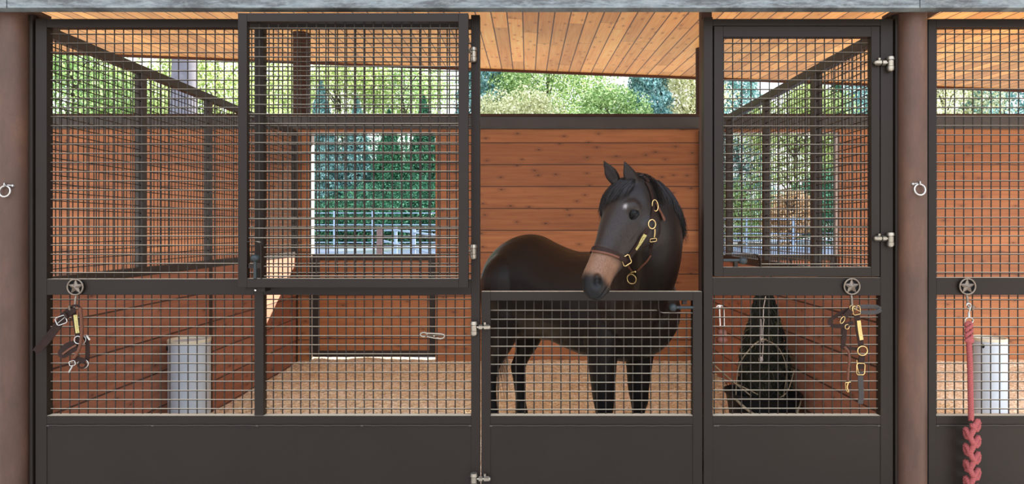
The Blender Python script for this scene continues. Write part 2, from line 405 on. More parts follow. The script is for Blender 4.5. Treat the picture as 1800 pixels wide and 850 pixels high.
def mesh_panel(parent, p0, p1, q0, q1, v0, h0, pitch=16.25, Yref=0.0, Y=.036, gap=None, label=None):
    xs = []; k = v0
    while k - pitch > p0 + 5: k -= pitch
    while k < p1 - 3: xs.append(X(k, Yref)); k += pitch
    zs = []; k = h0
    while k - pitch > q0 + 3: k -= pitch
    while k < q1 - 2: zs.append(Z(k, Yref)); k += pitch
    g = None
    if gap: g = (X(gap[0],Yref), X(gap[1],Yref), Z(gap[3],Yref), Z(gap[2],Yref))
    mb = MB(); grid(mb, X(p0,Yref)-.004, X(p1,Yref)+.004, Z(q1,Yref)-.004, Z(q0,Yref)+.004, xs, zs, Y, g)
    o = mb.build('wire_mesh', M['wire'], parent, smooth=50)
    return o
def weld(parent, p0, p1, q, drips=()):
    mb = MB(); n = max(4, int((p1-p0)/14)); pts = []
    for i in range(n+1):
        p = p0 + (p1-p0)*i/n; pts.append((X(p), -.0005, Z(q) + .0012*math.sin(i*2.1)))
    mb.tube(pts, .0024, 6)
    for d in drips: mb.ball((X(d), -.001, Z(q)-.002), .007, (1.2,.4,.7), 8, 6)
    mb.build('weld_bead', M['darksteel'], parent, smooth=60)
def kick_panel(parent, p0, p1, q0=745, zb=.03):
    mb = MB(); mb.box(X(p0), X(p1), .004, .012, zb, Z(q0)); mb.build('kick_panel', M['bronze'], parent)
def screw(parent, px, py, Y=.0):
    mb = MB(); mb.ball((X(px,Y), Y-.001, Z(py,Y)), .0065, (1,.6,1), 8, 6); mb.build('bolt_head', M['screw'], parent, smooth=60)
def hinge(parent, pb, py, pn, Yb=0.0, Yn=0.0, style=1):
    """barrel at px pb; threaded link running sideways to a nut at px pn"""
    mb = MB(); xb = X(pb, Yb); z = Z(py, Yb); y = Yb - .019; s = 1 if pn > pb else -1
    mb.cyl((xb,y,z+.019), (xb,y,z+.036), .0215, .0185, 20); mb.cyl((xb,y,z-.015), (xb,y,z+.015), .0175, n=20)
    mb.cyl((xb,y,z-.017), (xb,y,z-.034), .019, .019, 20); mb.ball((xb,y,z-.034), .017, (1,1,.7), 16, 8)
    mb.cyl((xb,y,z+.015), (xb,y,z+.019), .012, n=12); mb.box(xb-.013, xb+.013, y, y+.022, z-.026, z+.028)
    o = mb.build('hinge', M['zinc'], parent, smooth=40)
    m2 = MB(); xn = X(pn, Yn); yn = Yn - .019; zn = z + .004
    m2.cyl((xb+s*.012, y, zn), (xn, yn, zn), .0065, n=12)
    xm = xb + (xn-xb)*.55 if abs(xn-xb) > .05 else None
    if style:
        m2.cyl((xn-s*.012, yn, zn), (xn+s*.016, yn, zn), .0155, .0145, 6); m2.ball((xn+s*.016,yn,zn), .0125, (.8,1,1), 12, 8)
        if xm: m2.cyl((xm-s*.010, (y+yn)/2, zn), (xm+s*.010, (y+yn)/2, zn), .0150, .0150, 6); m2.cyl((xm+s*.022, (y+yn)/2+.006, zn), (xm+s*.022,(y+yn)/2+.006,zn+.026), .008, n=10)
        m2.cyl((xn, yn, zn), (xn, yn+.02, zn), .008, n=10)
    m2.build('link_bolt', M['zinc'], o, smooth=40)
    return o

# --- left front section (fixed), from the left column to the door jamb
F1 = thing('stall_front_panel', 'wide fixed dark bronze mesh stall front left of the gate', 'stall front', (X(450), .025, 0))
mb = MB()
fbox(mb, 62, 82, 33, 928); fbox(mb, 447, 463, 48, 730); fbox(mb, 828, 843.5, 26, 928)
fbox(mb, 82, 828, 33, 48); fbox(mb, 82, 447, 490, 518); fbox(mb, 463, 828, 490, 518); fbox(mb, 82, 828, 730, 745)
fbox(mb, 82, 828, 915, 928)
mb.build('frame', M['bronze'], F1, bevel=.0022)
mesh_panel(F1, 82, 447, 48, 490, 96, 57.3, 16.25); mesh_panel(F1, 463, 828, 48, 490, 475.8, 57.3, 16.25)
mesh_panel(F1, 82, 447, 518, 730, 98, 527, 16.15); mesh_panel(F1, 463, 828, 518, 730, 475.8, 526.8, 16.15)
kick_panel(F1, 82, 828); weld(F1, 83, 827, 747, (84, 268, 452, 636, 826))
mb = MB(); fbox(mb, 53, 58, 26, 928, -.004, .045); fbox(mb, 58, 62, 30, 928, .03, .045)
sp_ = mb.build('side_flange', M['bronze'], F1, bevel=.001)
for py in (125, 223, 325, 415, 511, 705, 800): screw(F1, 60, py, .028)
# --- right fixed section with framed window opening
F2 = thing('stall_front_panel', 'narrow fixed dark bronze stall front right of the gate, framing the small mesh window', 'stall front', (X(1400), .025, 0))
mb = MB()
fbox(mb, 1237, 1253, 30, 928); fbox(mb, 1548, 1570, 33, 928); fbox(mb, 1253, 1548, 33, 45); fbox(mb, 1253, 1548, 487.5, 519); fbox(mb, 1253, 1548, 730, 745)
fbox(mb, 1253, 1548, 915, 928)
mb.build('frame', M['bronze'], F2, bevel=.0022)
mb = MB(); mb.box(X(1232,.07), X(1250,.07), .055, .11, .03, 2.93); mb.build('rear_angle', M['rust_dark'], F2)
mesh_panel(F2, 1253, 1548, 519, 730, 1259, 526.4, 16.15)
kick_panel(F2, 1253, 1548); weld(F2, 1256, 1546, 747, (1257, 1262, 1545))
mb = MB(); fbox(mb, 1573.5, 1578, 26, 928, -.004, .045); fbox(mb, 1570, 1573.5, 30, 928, .03, .045)
mb.build('side_flange', M['bronze'], F2, bevel=.001)
for py in (222, 322, 517, 615, 714, 812): screw(F2, 1571, py, .026)
# --- neighbouring front at the right edge
F3 = thing('stall_front_panel', 'partly seen neighbouring stall front of mesh right of the second column', 'stall front', (X(1800), .025, 0))
mb = MB()
fbox(mb, 1632, 1646, 33, 928); fbox(mb, 1646, 2010, 33, 47.5); fbox(mb, 1646, 2010, 487.5, 518); fbox(mb, 1646, 2010, 730, 745); fbox(mb, 1646, 2010, 915, 928); fbox(mb, 2010, 2026, 33, 928)
mb.build('frame', M['bronze'], F3, bevel=.0022)
mesh_panel(F3, 1646, 2010, 47.5, 487.5, 1653.5, 57, 16.25); mesh_panel(F3, 1646, 2010, 518, 730, 1653.5, 527.5, 16.1)
kick_panel(F3, 1646, 2010); weld(F3, 1647, 2008, 747, (1648,1830))
mb = MB(); fbox(mb, 1626.5, 1630, 26, 928, -.004, .045); fbox(mb, 1630, 1632, 30, 928, .03, .045)
mb.build('side_flange', M['bronze'], F3, bevel=.001)

# --- lower gate
G = thing('stall_gate', 'low mesh and steel gate in front of the horse, closed', 'gate', (X(1040), .025, .03))
mb = MB(); fbox(mb, 846, 862, 512, 924); fbox(mb, 1218, 1234.5, 512, 924); fbox(mb, 862, 1218, 512, 528); fbox(mb, 862, 1218, 730, 745); fbox(mb, 862, 1218, 910, 924)
mb.build('frame', M['bronze'], G, bevel=.0022)
mesh_panel(G, 862, 1218, 528, 730, 875, 546.6, 15.95, gap=(1157, 1225, 520, 549))
kick_panel(G, 862, 1218); weld(G, 862, 1216, 747.5, (863,))
def strap_px(pts, Y, w, t=.004):
    mb = MB(); P3 = catmull([P(a, b_, Y) for a, b_ in pts], 5); return P3
# latch of the gate: bent strap framing a sliding bolt with ball knob
mb = MB(); path = [P(a,b_,.02) for a,b_ in ((1156.5,528),(1156.5,540),(1157.5,545),(1161,548.5),(1166,549.5),(1219,549.5))]
nr = []
for i in range(len(path)):
    t_ = path[min(i+1,len(path)-1)]-path[max(i-1,0)]; nr.append(Vector((-t_.z,0,t_.x)).normalized())
mb.ribbon(path, nr, .036, .004); mb.obox(P(1203,531,.02), (.012,0,0),(0,.012,0),(0,0,.010)); lk = mb.build('latch_guard', M['bronze'], G, smooth=30)
mb = MB(); mb.cyl(P(1183,540,.008), P(1219,540,.008), .0085, n=14); mb.ball(P(1183,540,.008), .0215, n=20, m=14); mb.cyl(P(1196,540,.008)-Vector((.004,0,0)), P(1196,540,.008)+Vector((.004,0,0)), .012, n=14)
mb.build('sliding_bolt', M['bolt_paint'], lk, smooth=40)
hinge(G, 833.5, 575, 855, -.0, -.0); hinge(G, 833.5, 840, 855, -.0, -.0)

# --- upper door, swung fully open in front of the left section
YD = -.148
D = thing('upper_mesh_door', 'square mesh upper door swung wide open against the left stall front', 'door', (X(833.5,YD), YD+.02, Z(505,YD)))
mb = MB(); dya, dyb = YD, YD+.04
fbox(mb, 418, 434, 23, 505, dya, dyb, YD); fbox(mb, 806, 823, 23, 505, dya, dyb, YD); fbox(mb, 434, 806, 23, 38, dya, dyb, YD); fbox(mb, 434, 806, 489, 505, dya, dyb, YD)
mb.build('frame', M['bronze'], D, bevel=.0022)
mesh_panel(D, 434, 806, 38, 489, 451.8, 47.6, 16.85, YD, YD+.028, gap=(426, 461, 424, 500))
mb = MB(); path = [P(a,b_,YD+.012) for a,b_ in ((434,424.5),(452,424.5),(457,426),(460,430),(461,436),(461,489))]; nr = []
for i in range(len(path)):
    t_ = path[min(i+1,len(path)-1)]-path[max(i-1,0)]; nr.append(Vector((-t_.z,0,t_.x)).normalized())
mb.ribbon(path, nr, .036, .004); mb.box(X(437,YD), X(459,YD), YD-.002, YD+.03, Z(471,YD), Z(463,YD))
lk = mb.build('latch_guard', M['bronze'], D, smooth=30)
mb = MB(); mb.cyl(P(448.5,453,YD), P(448.5,489,YD), .0085, n=14); mb.ball(P(448.5,453,YD-.004), .022, (1.1,1,.85), 20, 14)
mb.build('sliding_bolt', M['bolt_paint'], lk, smooth=40)
mb = MB(); fbox(mb, 427, 462, 505, 513, YD+.03, YD+.11, YD); bk = mb.build('catch_bracket', M['bronze'], D, bevel=.001)
mb = MB(); mb.ball(P(449,509.5,YD+.026), .007, n=8, m=6); mb.build('bolt_head', M['screw'], bk, smooth=60)
for py in (97, 441):
    hinge(D, 832.5, py, 823, -.0, -.110, 0)
# --- window door of the right section
W = thing('mesh_window_door', 'small hinged mesh window door closed above the hay net', 'door', (X(1400), .0, Z(486)))
mb = MB(); ya, yb = -.004, .04
fbox(mb, 1255, 1271, 46.5, 485.5, ya, yb); fbox(mb, 1531, 1546, 46.5, 485.5, ya, yb); fbox(mb, 1271, 1531, 46.5, 65, ya, yb); fbox(mb, 1271, 1531, 469, 485.5, ya, yb)
mb.build('frame', M['bronze'], W, bevel=.0022)
mesh_panel(W, 1271, 1531, 65, 469, 1275.5, 73.5, 16.3, gap=(1262, 1336, 444, 480))
mb = MB(); path = [P(a,b_,.016) for a,b_ in ((1271,446),(1324,446),(1331,448),(1335,453),(1336,460),(1336,469))]; nr = []
for i in range(len(path)):
    t_ = path[min(i+1,len(path)-1)]-path[max(i-1,0)]; nr.append(Vector((-t_.z,0,t_.x)).normalized())
mb.ribbon(path, nr, .036, .004); mb.box(X(1291),X(1297),.0,.03,Z(469),Z(460)); lk = mb.build('latch_guard', M['bronze'], W, smooth=30)
mb = MB(); mb.cyl(P(1271,457,.008), P(1306,457,.008), .0085, n=14); mb.ball(P(1306,458,.008), .0225, (1.1,1,.9), 20, 14)
mb.build('sliding_bolt', M['bolt_paint'], lk, smooth=40)
hinge(W, 1562, 113, 1541, 0, -.004); hinge(W, 1562, 420, 1541, 0, -.004)

# ================================================================== PARTITIONS
def partition(xp, label, shade=1):
    T = thing('stall_partition', label, 'partition', (xp, 2.25, 0))
    mb = MB(); mb.box(xp-.028, xp+.028, .085, 4.50, 2.765, 2.828); mb.build('top_rail', M['darksteel'], T, bevel=.003)
    mb = MB(); mb.box(xp-.028, xp+.028, .085, 4.50, 1.300, 1.362); mb.build('middle_rail', M['darksteel'], T, bevel=.003)
    ys_ = [.11, 1.22, 2.25, 3.36, 4.47]
    for i, y in enumerate(ys_):
        if i in (1, 3): segs = [(1.362, 2.765)]
        else: segs = [(.0, 1.30), (1.362, 2.765)]
        mb = MB()
        for a, b_ in segs: mb.box(xp-.028, xp+.028, y-.028, y+.028, a, b_)
        p_ = mb.build('post', M['darksteel'], T, bevel=.003)
        if i in (1, 2):
            s = 1 if xp < 0 else -1; m2 = MB(); z = 1.45
            while z < 2.75: m2.ball((xp+s*.012, y-.0285, z), .006, (1,.5,1), 6, 5); z += .1016
            m2.build('rivet', M['ironback'], p_)
    for i in range(4):
        a, b_ = ys_[i]+.028, ys_[i+1]-.028; mb = MB(); y = a+.03
        while y < b_ - .008: mb.tube([(xp+.004,y,1.36),(xp+.004,y,2.767)], WR, 6); y += .0508
        z = 1.405
        while z < 2.76: mb.tube([(xp-.004,a,z),(xp-.004,b_,z)], WR, 6); z += .0508
        mb.build('wire_mesh', M['wire'], T, smooth=50)
    for a, b_ in ((.138, 2.222), (2.278, 4.442)):
        mb = MB(); mb.box(xp-.022, xp+.022, a, b_, .0, 1.30); mb.build('board_panel', M['part_wood'], T)
    return T
partition(XL, 'mesh and plank stall partition receding on the left, sunlit at its far end')
partition(XR, 'mesh and plank stall partition receding behind the hay net')

# ================================================================== REAR STABLE DOORS (lower leaves)
def rear_door(a, b_, label):
    T = thing('stable_door', label, 'door', ((a+b_)/2, YB+.10, .06)); y0, y1 = YB+.075, YB+.12
    mb = MB(); mb.box(a+.01, a+.085, y0, y1, .062, 1.32); mb.box(b_-.085, b_-.0, y0, y1, .062, 1.32); mb.box(a+.085, b_-.085, y0, y1, 1.25, 1.32); mb.box(a+.085, b_-.085, y0, y1, .062, .14)
    mb.build('frame', M['darksteel'], T, bevel=.002)
    mb = MB(); mb.box(a+.085, b_-.085, y0+.012, y1-.008, .14, 1.25); mb.build('board_panel', M['wall_wood'], T)
rear_door(-2.65, -1.12, 'closed plank lower half door under the left rear opening')
rear_door(2.28, 3.81, 'closed plank lower half door of the neighbouring stall, behind the right partition')

# ================================================================== HOOKS, RINGS, BUCKETS
def star_hook(px, py, label):
    c = P(px, py, -.012); T = thing('star_hook', label, 'hook', c, 'star hooks on the middle rail')
    R = 15.5/320
    mb = MB(); ring = [c + Vector((math.cos(2*PI*i/40)*(R-.006), -.004, math.sin(2*PI*i/40)*(R-.006))) for i in range(40)]
    mb.tube(ring, .0045, 8, closed=True); mb.build('ring', M['iron'], T, smooth=50)
    mb = MB(); mb.cyl(c+Vector((0,.011,0)), c+Vector((0,.004,0)), R-.004, n=32); mb.build('back_plate', M['ironback'], T, smooth=30)
    mb = MB(); o_ = []; i_ = R*.40
    vs = [c+Vector((0,-.016,0))]
    for k in range(10):
        r_ = (R-.003) if k % 2 == 0 else i_; a = PI/2 + k*PI/5; vs.append(c+Vector((math.cos(a)*r_, -.002, math.sin(a)*r_)))
    vs += [v + Vector((0,.006,0)) for v in vs[1:]] + [c+Vector((0,.004,0))]
    fs = []
    for k in range(10):
        a, b_ = 1+k, 1+(k+1)%10
        fs.append((0, b_, a)); fs.append((a, b_, b_+10, a+10)); fs.append((21, a+10, b_+10))
    mb.add(vs, fs); mb.build('star', M['iron'], T)
    mb = MB(); mb.tube(catmull([c+Vector((0,.004,-R)), c+Vector((0,-.002,-R-.02)), c+Vector((0,-.006,-R-.05)), c+Vector((0,-.022,-R-.075)), c+Vector((0,-.045,-R-.07)), c+Vector((0,-.052,-R-.05))], 5), .0062, 8)
    mb.build('peg', M['iron'], T, smooth=50)
star_hook(133, 504, 'iron star hook at the far left, holding the brown halter')
star_hook(1497, 503, 'iron star hook under the mesh window, holding the dark halter')
star_hook(1700, 503, 'iron star hook right of the second column, above the red rope')

def tie_ring(px, py, side, label):
    yc = -.090; c = P(px, py, yc); T = thing('tie_ring', label, 'ring', c, 'tie rings on the columns')
    mb = MB(); R = .0290
    mb.tube([c+Vector((math.cos(2*PI*i/36)*R, .004*math.sin(2*PI*i/36), math.sin(2*PI*i/36)*R)) for i in range(36)], .0048, 10, closed=True)
    mb.build('ring', M['silver'], T, smooth=60)
    e = c + Vector((.001*side, .002, R+.006)); mb = MB()
    mb.tube([e+Vector((side*.004*math.cos(2*PI*i/20), .010*math.cos(2*PI*i/20), .010*math.sin(2*PI*i/20))) for i in range(20)], .0038, 8, closed=True)
    mb.cyl(e+Vector((-side*.006,.008,-.001)), e+Vector((-side*.030,.028,-.004)), .0045, n=10); mb.ball(e+Vector((-side*.026,.020,-.004)), .008, n=10, m=8)
    mb.build('eye_bolt', M['silver'], T, smooth=60)
tie_ring(8.5, 336, -1, 'steel tie ring on the left column'); tie_ring(1617, 333, 1, 'steel tie ring on the right column')

def waterer(x, y, r, ztop, label):
    T = thing('white_pedestal', label, 'pedestal', (x, y, .02), 'white cylindrical pedestals')
    mb = MB(); mb.cyl((x,y,.02), (x,y,ztop-.02), r, n=48); bd = mb.build('body', M['pvc'], T, smooth=40)
    prof = [(r+.003, ztop-.025), (r+.004, ztop-.004), (r, ztop), (r-.012, ztop-.002), (r-.03, ztop-.045), (r-.08, ztop-.06), (.004, ztop-.062)]
    mb = MB(); mb.loft([[Vector((x+q*math.cos(2*PI*j/48), y+q*math.sin(2*PI*j/48), z)) for j in range(48)][::-1] for q, z in prof][::-1], cap=False)
    mb.build('bowl_rim', M['pvc_rim'], T, smooth=40)
    mb = MB(); mb.ball((x-r*.80, y-r*.60, ztop-.06), .012, (1,1,1.6), 10, 8); mb.build('inlet_plug', M['rubber'], T, smooth=60)
waterer(X(333,1.48), 1.48, .150, .800, 'white cylindrical pedestal standing by the left partition')
waterer(X(1739,1.85), 1.85, .128, .750, 'white cylindrical pedestal behind the red rope')

# double ended snap clipped on the mesh
T = thing('bolt_snap', 'silver double ended snap clipped on the mesh left of the gate', 'snap', P(759, 588, -.0)); y = .014
mb = MB(); c = P(745, 587.5, y)
mb.tube([c+Vector((math.cos(a)*.019, 0, math.sin(a)*.0115)) for a in [2*PI*i/24 for i in range(21)]], .0048, 8)
mb.tube([P(748,585,y), P(777,586.5,y)], .0052, 8); mb.tube([P(750,591,y), P(766,594,y), P(775,594.5,y)], .0042, 8)
mb.tube(catmull([P(776,586.5,y), P(781,588.5,y), P(780,593,y), P(773,595,y), P(768,593,y)], 5), .0045, 8)
mb.build('snap_body', M['zinc'], T, smooth=60)
mb = MB(); mb.cyl(P(763,590,y-.004), P(763,590,y-.016), .004, n=8); mb.build('thumb_knob', M['zinc'], T, smooth=60)
# ================================================================== HORSE
HOR = thing('horse', 'dark bay horse with tan muzzle standing in the stall, head turned left over the gate', 'horse', (.33, 1.10, .02))
C0 = Vector((.33, 1.10, 0)); hf = Vector((.75, -.66, 0)).normalized(); hl = Vector((.66, .75, 0)).normalized(); UP = Vector((0,0,1))
def ering(c, u, v, ru, rv, n=28, e=2.0):
    out = []
    for j in range(n):
        a = 2*PI*j/n; ca, sa = math.cos(a), math.sin(a)
        out.append(c + u*ru*math.copysign(abs(ca)**(2/e), ca) + v*rv*math.copysign(abs(sa)**(2/e), sa))
    return out
def densify(keys, n):      # smooth interpolation of key tuples
    ks = np.array(keys, float); m = len(ks); out = []
    for i in range(m-1):
        p0, p1, p2, p3 = ks[max(i-1,0)], ks[i], ks[i+1], ks[min(i+2,m-1)]
        for k in range(n):
            t = k/n; out.append(.5*((2*p1)+(p2-p0)*t+(2*p0-5*p1+4*p2-p3)*t*t+(3*p1-p0-3*p2+p3)*t**3))
    out.append(ks[-1]); return out
hb = MB()
# trunk: s, top, bottom, half width
body = [(-.84,1.24,1.04,.05),(-.79,1.40,.93,.16),(-.68,1.51,.85,.225),(-.52,1.585,.80,.265),(-.36,1.60,.82,.275),(-.18,1.535,.83,.27),(0,1.485,.79,.285),(.18,1.48,.755,.285),(.34,1.53,.755,.265),(.48,1.56,.76,.24),(.60,1.50,.80,.225),(.70,1.38,.86,.20),(.77,1.25,.96,.14),(.80,1.16,1.03,.06)]
hb.loft([ering(C0 + hf*s + UP*(a+b_)/2, hl, UP, w_, (a-b_)/2, 32, 2.15) for s, a, b_, w_ in densify(body, 4)])
# neck
nk = [((.67,.74,1.17), (.05,.45,.9), .33,.18), ((.75,.50,1.33), (.15,.5,.85), .255,.155), ((.760,.30,1.47), (.25,.55,.75), .215,.150), ((.735,.13,1.62), (.40,.60,.65), .185,.135), ((.665,.01,1.745), (.50,.6,.6), .16,.11), ((.60,-.055,1.815), (.4,.55,.65), .12,.085)]
rings = []; keys = [tuple(c)+tuple(d)+(a, b_) for c, d, a, b_ in nk]
dk = densify(keys, 4)
for i, k in enumerate(dk):
    c = Vector(k[:3]); t = (Vector(dk[min(i+1,len(dk)-1)][:3]) - Vector(dk[max(i-1,0)][:3])).normalized()
    d = Vector(k[3:6]); d = (d - t*d.dot(t)).normalized(); rings.append(ering(c, t.cross(d), d, k[7], k[6], 28, 2.1))
NECK = [(Vector(k[:3]), Vector(k[3:6]), k[6], k[7]) for k in dk]
hb.loft(rings)
# legs
def leg(sec):
    dk_ = densify([(c[0], c[1], c[2], a, b_) for c, a, b_ in sec], 4)
    hb.loft([ering(Vector(k[:3]), hf, hl, k[3], k[4], 20, 2.2) for k in dk_])
def lp(s, l, z): return C0 + hf*s + hl*l + UP*z
for s0, l0, kf in ((.375, -.185, .01), (.45, .155, -.01)):
    leg([(lp(s0+.03,l0,1.20),.15,.07), (lp(s0+.01,l0,1.0),.14,.085), (lp(s0,l0,.84),.112,.082), (lp(s0+kf*.5,l0,.68),.088,.076), (lp(s0+kf,l0,.54),.072,.066), (lp(s0+kf+.008,l0,.46),.062,.056), (lp(s0+kf,l0,.39),.046,.043), (lp(s0+kf-.005,l0,.26),.040,.034), (lp(s0+kf,l0,.18),.050,.042), (lp(s0+kf+.03,l0,.12),.040,.036), (lp(s0+kf+.05,l0,.075),.052,.048), (lp(s0+kf+.065,l0,.01),.070,.060)])
for s0, l0, bk_ in ((-.58, -.175, .0), (-.62, .135, .05)):
    leg([(lp(s0+.02,l0*.8,1.25),.21,.09), (lp(s0+.05,l0,1.05),.20,.11), (lp(s0+.06,l0,.90),.15,.095), (lp(s0+.02+bk_,l0,.76),.105,.072), (lp(s0-.04+bk_,l0,.64),.074,.052), (lp(s0-.085+bk_,l0,.55),.066,.050), (lp(s0-.08+bk_,l0,.46),.050,.042), (lp(s0-.06+bk_,l0,.30),.042,.036), (lp(s0-.045+bk_,l0,.20),.050,.044), (lp(s0-.01+bk_,l0,.13),.042,.038), (lp(s0+.01+bk_,l0,.08),.054,.050), (lp(s0+.025+bk_,l0,.01),.070,.062)])
# muscle masses
for s, l, z, r, q in ((-.52,-.13,1.22,.21,(1,1,1.2)), (-.52,.13,1.22,.21,(1,1,1.2)), (.50,-.12,1.14,.17,(1,1,1.3)), (.52,.12,1.14,.17,(1,1,1.3)), (.66,-.08,1.10,.12,(1,1,1.1)), (.66,.08,1.10,.12,(1,1,1.1))):
    hb.ball(lp(s,l,z), r, q, 20, 14)
# head frame
HP = Vector((.572, -.085, 1.872)); HT = Vector((.302, -.345, 1.350)); HA = (HT-HP); HLEN = HA.length; HA.normalize()
HG = Vector((HA.x, HA.y, 0)).normalized(); HD = (HG*(-HA.z) + UP*math.hypot(HA.x, HA.y)).normalized(); HL = UP.cross(HG).normalized()
hsec = [(-.10,.085,.070,-.055),(-.02,.115,.090,-.055),(.08,.145,.112,-.068),(.18,.165,.128,-.080),(.28,.172,.128,-.086),(.38,.160,.115,-.078),(.47,.134,.098,-.058),(.57,.118,.082,-.052),(.68,.102,.069,-.042),(.80,.087,.062,-.032),(.89,.082,.066,-.032),(.96,.070,.060,-.040),(1.02,.050,.044,-.046),(1.05,.016,.018,-.050)]
hk = densify(hsec, 4); hu = [k[0] for k in hk]
def hq(u):
    return [float(np.interp(u, hu, [k[i] for k in hk])) for i in (1, 2, 3)]
def hsurf(u, th, off=0.0):
    hd_, hw_, of = hq(u); th = math.radians(th); ca, sa = math.cos(th), math.sin(th); e = 2.25
    return HP + HA*(u*HLEN) + HD*of + HD*(hd_+off)*math.copysign(abs(ca)**(2/e), ca) + HL*(hw_+off)*math.copysign(abs(sa)**(2/e), sa)
def hnorm(u, th):
    p = hsurf(u, th); a = hsurf(u, th+4)-p; b_ = hsurf(u+.02, th)-p; n = a.cross(b_).normalized()
    c = HP + HA*(u*HLEN) + HD*hq(u)[2]
    return n if n.dot(p-c) > 0 else -n
hb.loft([[hsurf(k[0], 360*j/32) for j in range(32)] for k in hk])
def hpt(u, d, l): return HP + HA*(u*HLEN) + HD*d + HL*l
for sgn in (1, -1):
    hb.ball(hpt(.30, -.115, sgn*.075), .095, (1,1,1), 18, 12)          # cheek
    hb.ball(hpt(.265, .030, sgn*.080), .046, (1,1,1), 14, 10)          # brow
    hb.ball(hpt(.915, .000, sgn*.040), .036, (1,1,1), 14, 10)          # nostril wing
    # facial crest
    hb.tube([hpt(.36,-.03,sgn*.098), hpt(.46,-.03,sgn*.088), hpt(.56,-.025,sgn*.072)], [.02,.018,.012], 10)
hb.ball(hpt(.955,-.082,0), .040, (1,1,.8), 14, 10)                      # lower lip
hb.ball(hpt(.90,-.105,0), .036, (1,1,1), 14, 10)                       # chin
# ears
def ear(base, tip, out, w_):
    ax = (tip-base); L_ = ax.length; ax.normalize(); sd_ = ax.cross(out).normalized(); o2 = sd_.cross(ax)
    rings = []
    for k, (wd, dp) in enumerate(((.62,.55),(.85,.62),(1.0,.6),(.95,.5),(.72,.38),(.42,.28),(.12,.12))):
        t = k/6; rings.append(ering(base + ax*L_*t - o2*.006*math.sin(t*PI), sd_, o2, w_*wd, w_*dp, 14))
    hb.loft(rings)
E1 = (P(1118,331,-.135), P(1097,282,-.20)); E2 = (P(1086,324,-.115), P(1060,281,-.17))
ear(E1[0], E1[1], Vector((.35,-.9,.2)), .046); ear(E2[0], E2[1], Vector((-.2,-1,.2)), .038)
raw = hb.build('raw', M['hair']); OFFR = Vector((0,0,0))
md = raw.modifiers.new('r', 'REMESH'); md.mode = 'VOXEL'; md.voxel_size = .0085
md = raw.modifiers.new('s', 'SMOOTH'); md.iterations = 11; md.factor = .5
dg = bpy.context.evaluated_depsgraph_get(); me = bpy.data.meshes.new_from_object(raw.evaluated_get(dg)); bpy.data.objects.remove(raw)
n = len(me.vertices); co = np.empty(n*3); me.vertices.foreach_get('co', co); co = co.reshape(-1, 3)
rel = co - np.array(HP); uu = rel @ np.array(HA) / HLEN; dd = rel @ np.array(HD); ll = rel @ np.array(HL)
def dent(p, r, depth, dirn):
    global co
    w_ = np.exp(-np.sum((co-np.array(p))**2, 1)/(r*r)); co = co - np.outer(w_*depth, np.array(dirn))
EYE_P = {}
for sgn in (1, -1):
    th = sgn*54
    e = hsurf(.31, th, .004); nrm_ = hnorm(.31, th); EYE_P[sgn] = (e, nrm_)
    dent(e, .026, .016, nrm_)
    for du in (-.0, ): dent(hsurf(.17, sgn*50), .03, .010, hnorm(.17, sgn*50))
    nd_ = (HL*sgn*.62 + HA*.55 + HD*.45).normalized()
    for du_, dd_ in ((-.02,.010),(.0,.0),(.02,-.012)): dent(hpt(.945+du_, .018+dd_, sgn*.056), .018, .032, nd_)
    # mouth corner line
    for t in np.linspace(0, 1, 9):
        q = hpt(.90+.13*t, -.070+.006*t, sgn*(.064-.040*t**2)); dent(q, .009, .009, HL*sgn*.8+HA*.4)
# inner ear hollows
for (b_, t_), o_ in ((E1, Vector((-.25,-.95,.1))), (E2, Vector((-.4,-.9,.1)))):
    for t in np.linspace(.2, .7, 5): dent(b_.lerp(t_, t) + o_*.02, .014, .010, -Vector(o_)*-1)
# coat colour by anatomy
base = np.array([.0095,.0068,.0056]); colr = np.tile(base, (n, 1))
def blend(mask, c):
    global colr
    colr = colr*(1-mask[:, None]) + np.array(c)*mask[:, None]
sm = lambda x, a, b_: np.clip((x-a)/(b_-a), 0, 1)**2*(3-2*np.clip((x-a)/(b_-a), 0, 1))
inhead = (co[:,1] < .05) & (np.abs(ll) < .16) & (dd < .14) & (dd > -.30)
blend(inhead*sm(uu,.1,.3)*.35*(1-sm(uu,.6,.7)), (.026,.019,.016))
tan = inhead*sm(uu,.64,.74)*(1-sm(uu,.87,.95))*sm(dd,-.115,-.05)
blend(tan*.95, (.105,.054,.032))
blend(inhead*sm(uu,.62,.74)*(1-sm(dd,-.12,-.07))*.8, (.03,.023,.019))
blend(inhead*sm(uu,.88,.97)*.9, (.0062,.0058,.006))
for sgn in (1,-1):
    dN = np.linalg.norm(co-np.array(hpt(.945,.014,sgn*.052)), axis=1); blend(np.exp(-(dN/.026)**2), (.001,.001,.001))
dE = np.linalg.norm(co-np.array(EYE_P[1][0]), axis=1); blend(np.exp(-(dE/.045)**2)*.5, (.012,.008,.006))
for (u_, th_, r_, a_) in ((.288,31,.011,1.), (.272,39,.010,.8), (.262,46,.010,.9), (.262,53,.008,.6)):
    dS = np.linalg.norm(co-np.array(hsurf(u_, th_)), axis=1); blend(np.exp(-(dS/r_)**2)*a_, (.30,.28,.27))
zz = co[:,2]; legm = (co[:,1] > .3)*(1-sm(zz,.45,.8)); blend(legm*.8, (.006,.0055,.0055))
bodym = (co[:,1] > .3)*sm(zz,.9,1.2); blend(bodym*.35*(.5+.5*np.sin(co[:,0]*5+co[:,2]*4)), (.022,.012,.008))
hoof = (zz < .085); blend(hoof*1., (.05,.042,.035))
off = np.array(HOR.location); me.vertices.foreach_set('co', (co-off).ravel())
at = me.color_attributes.new('coat', 'FLOAT_COLOR', 'POINT'); at.data.foreach_set('color', np.concatenate([colr, np.ones((n,1))], 1).ravel())
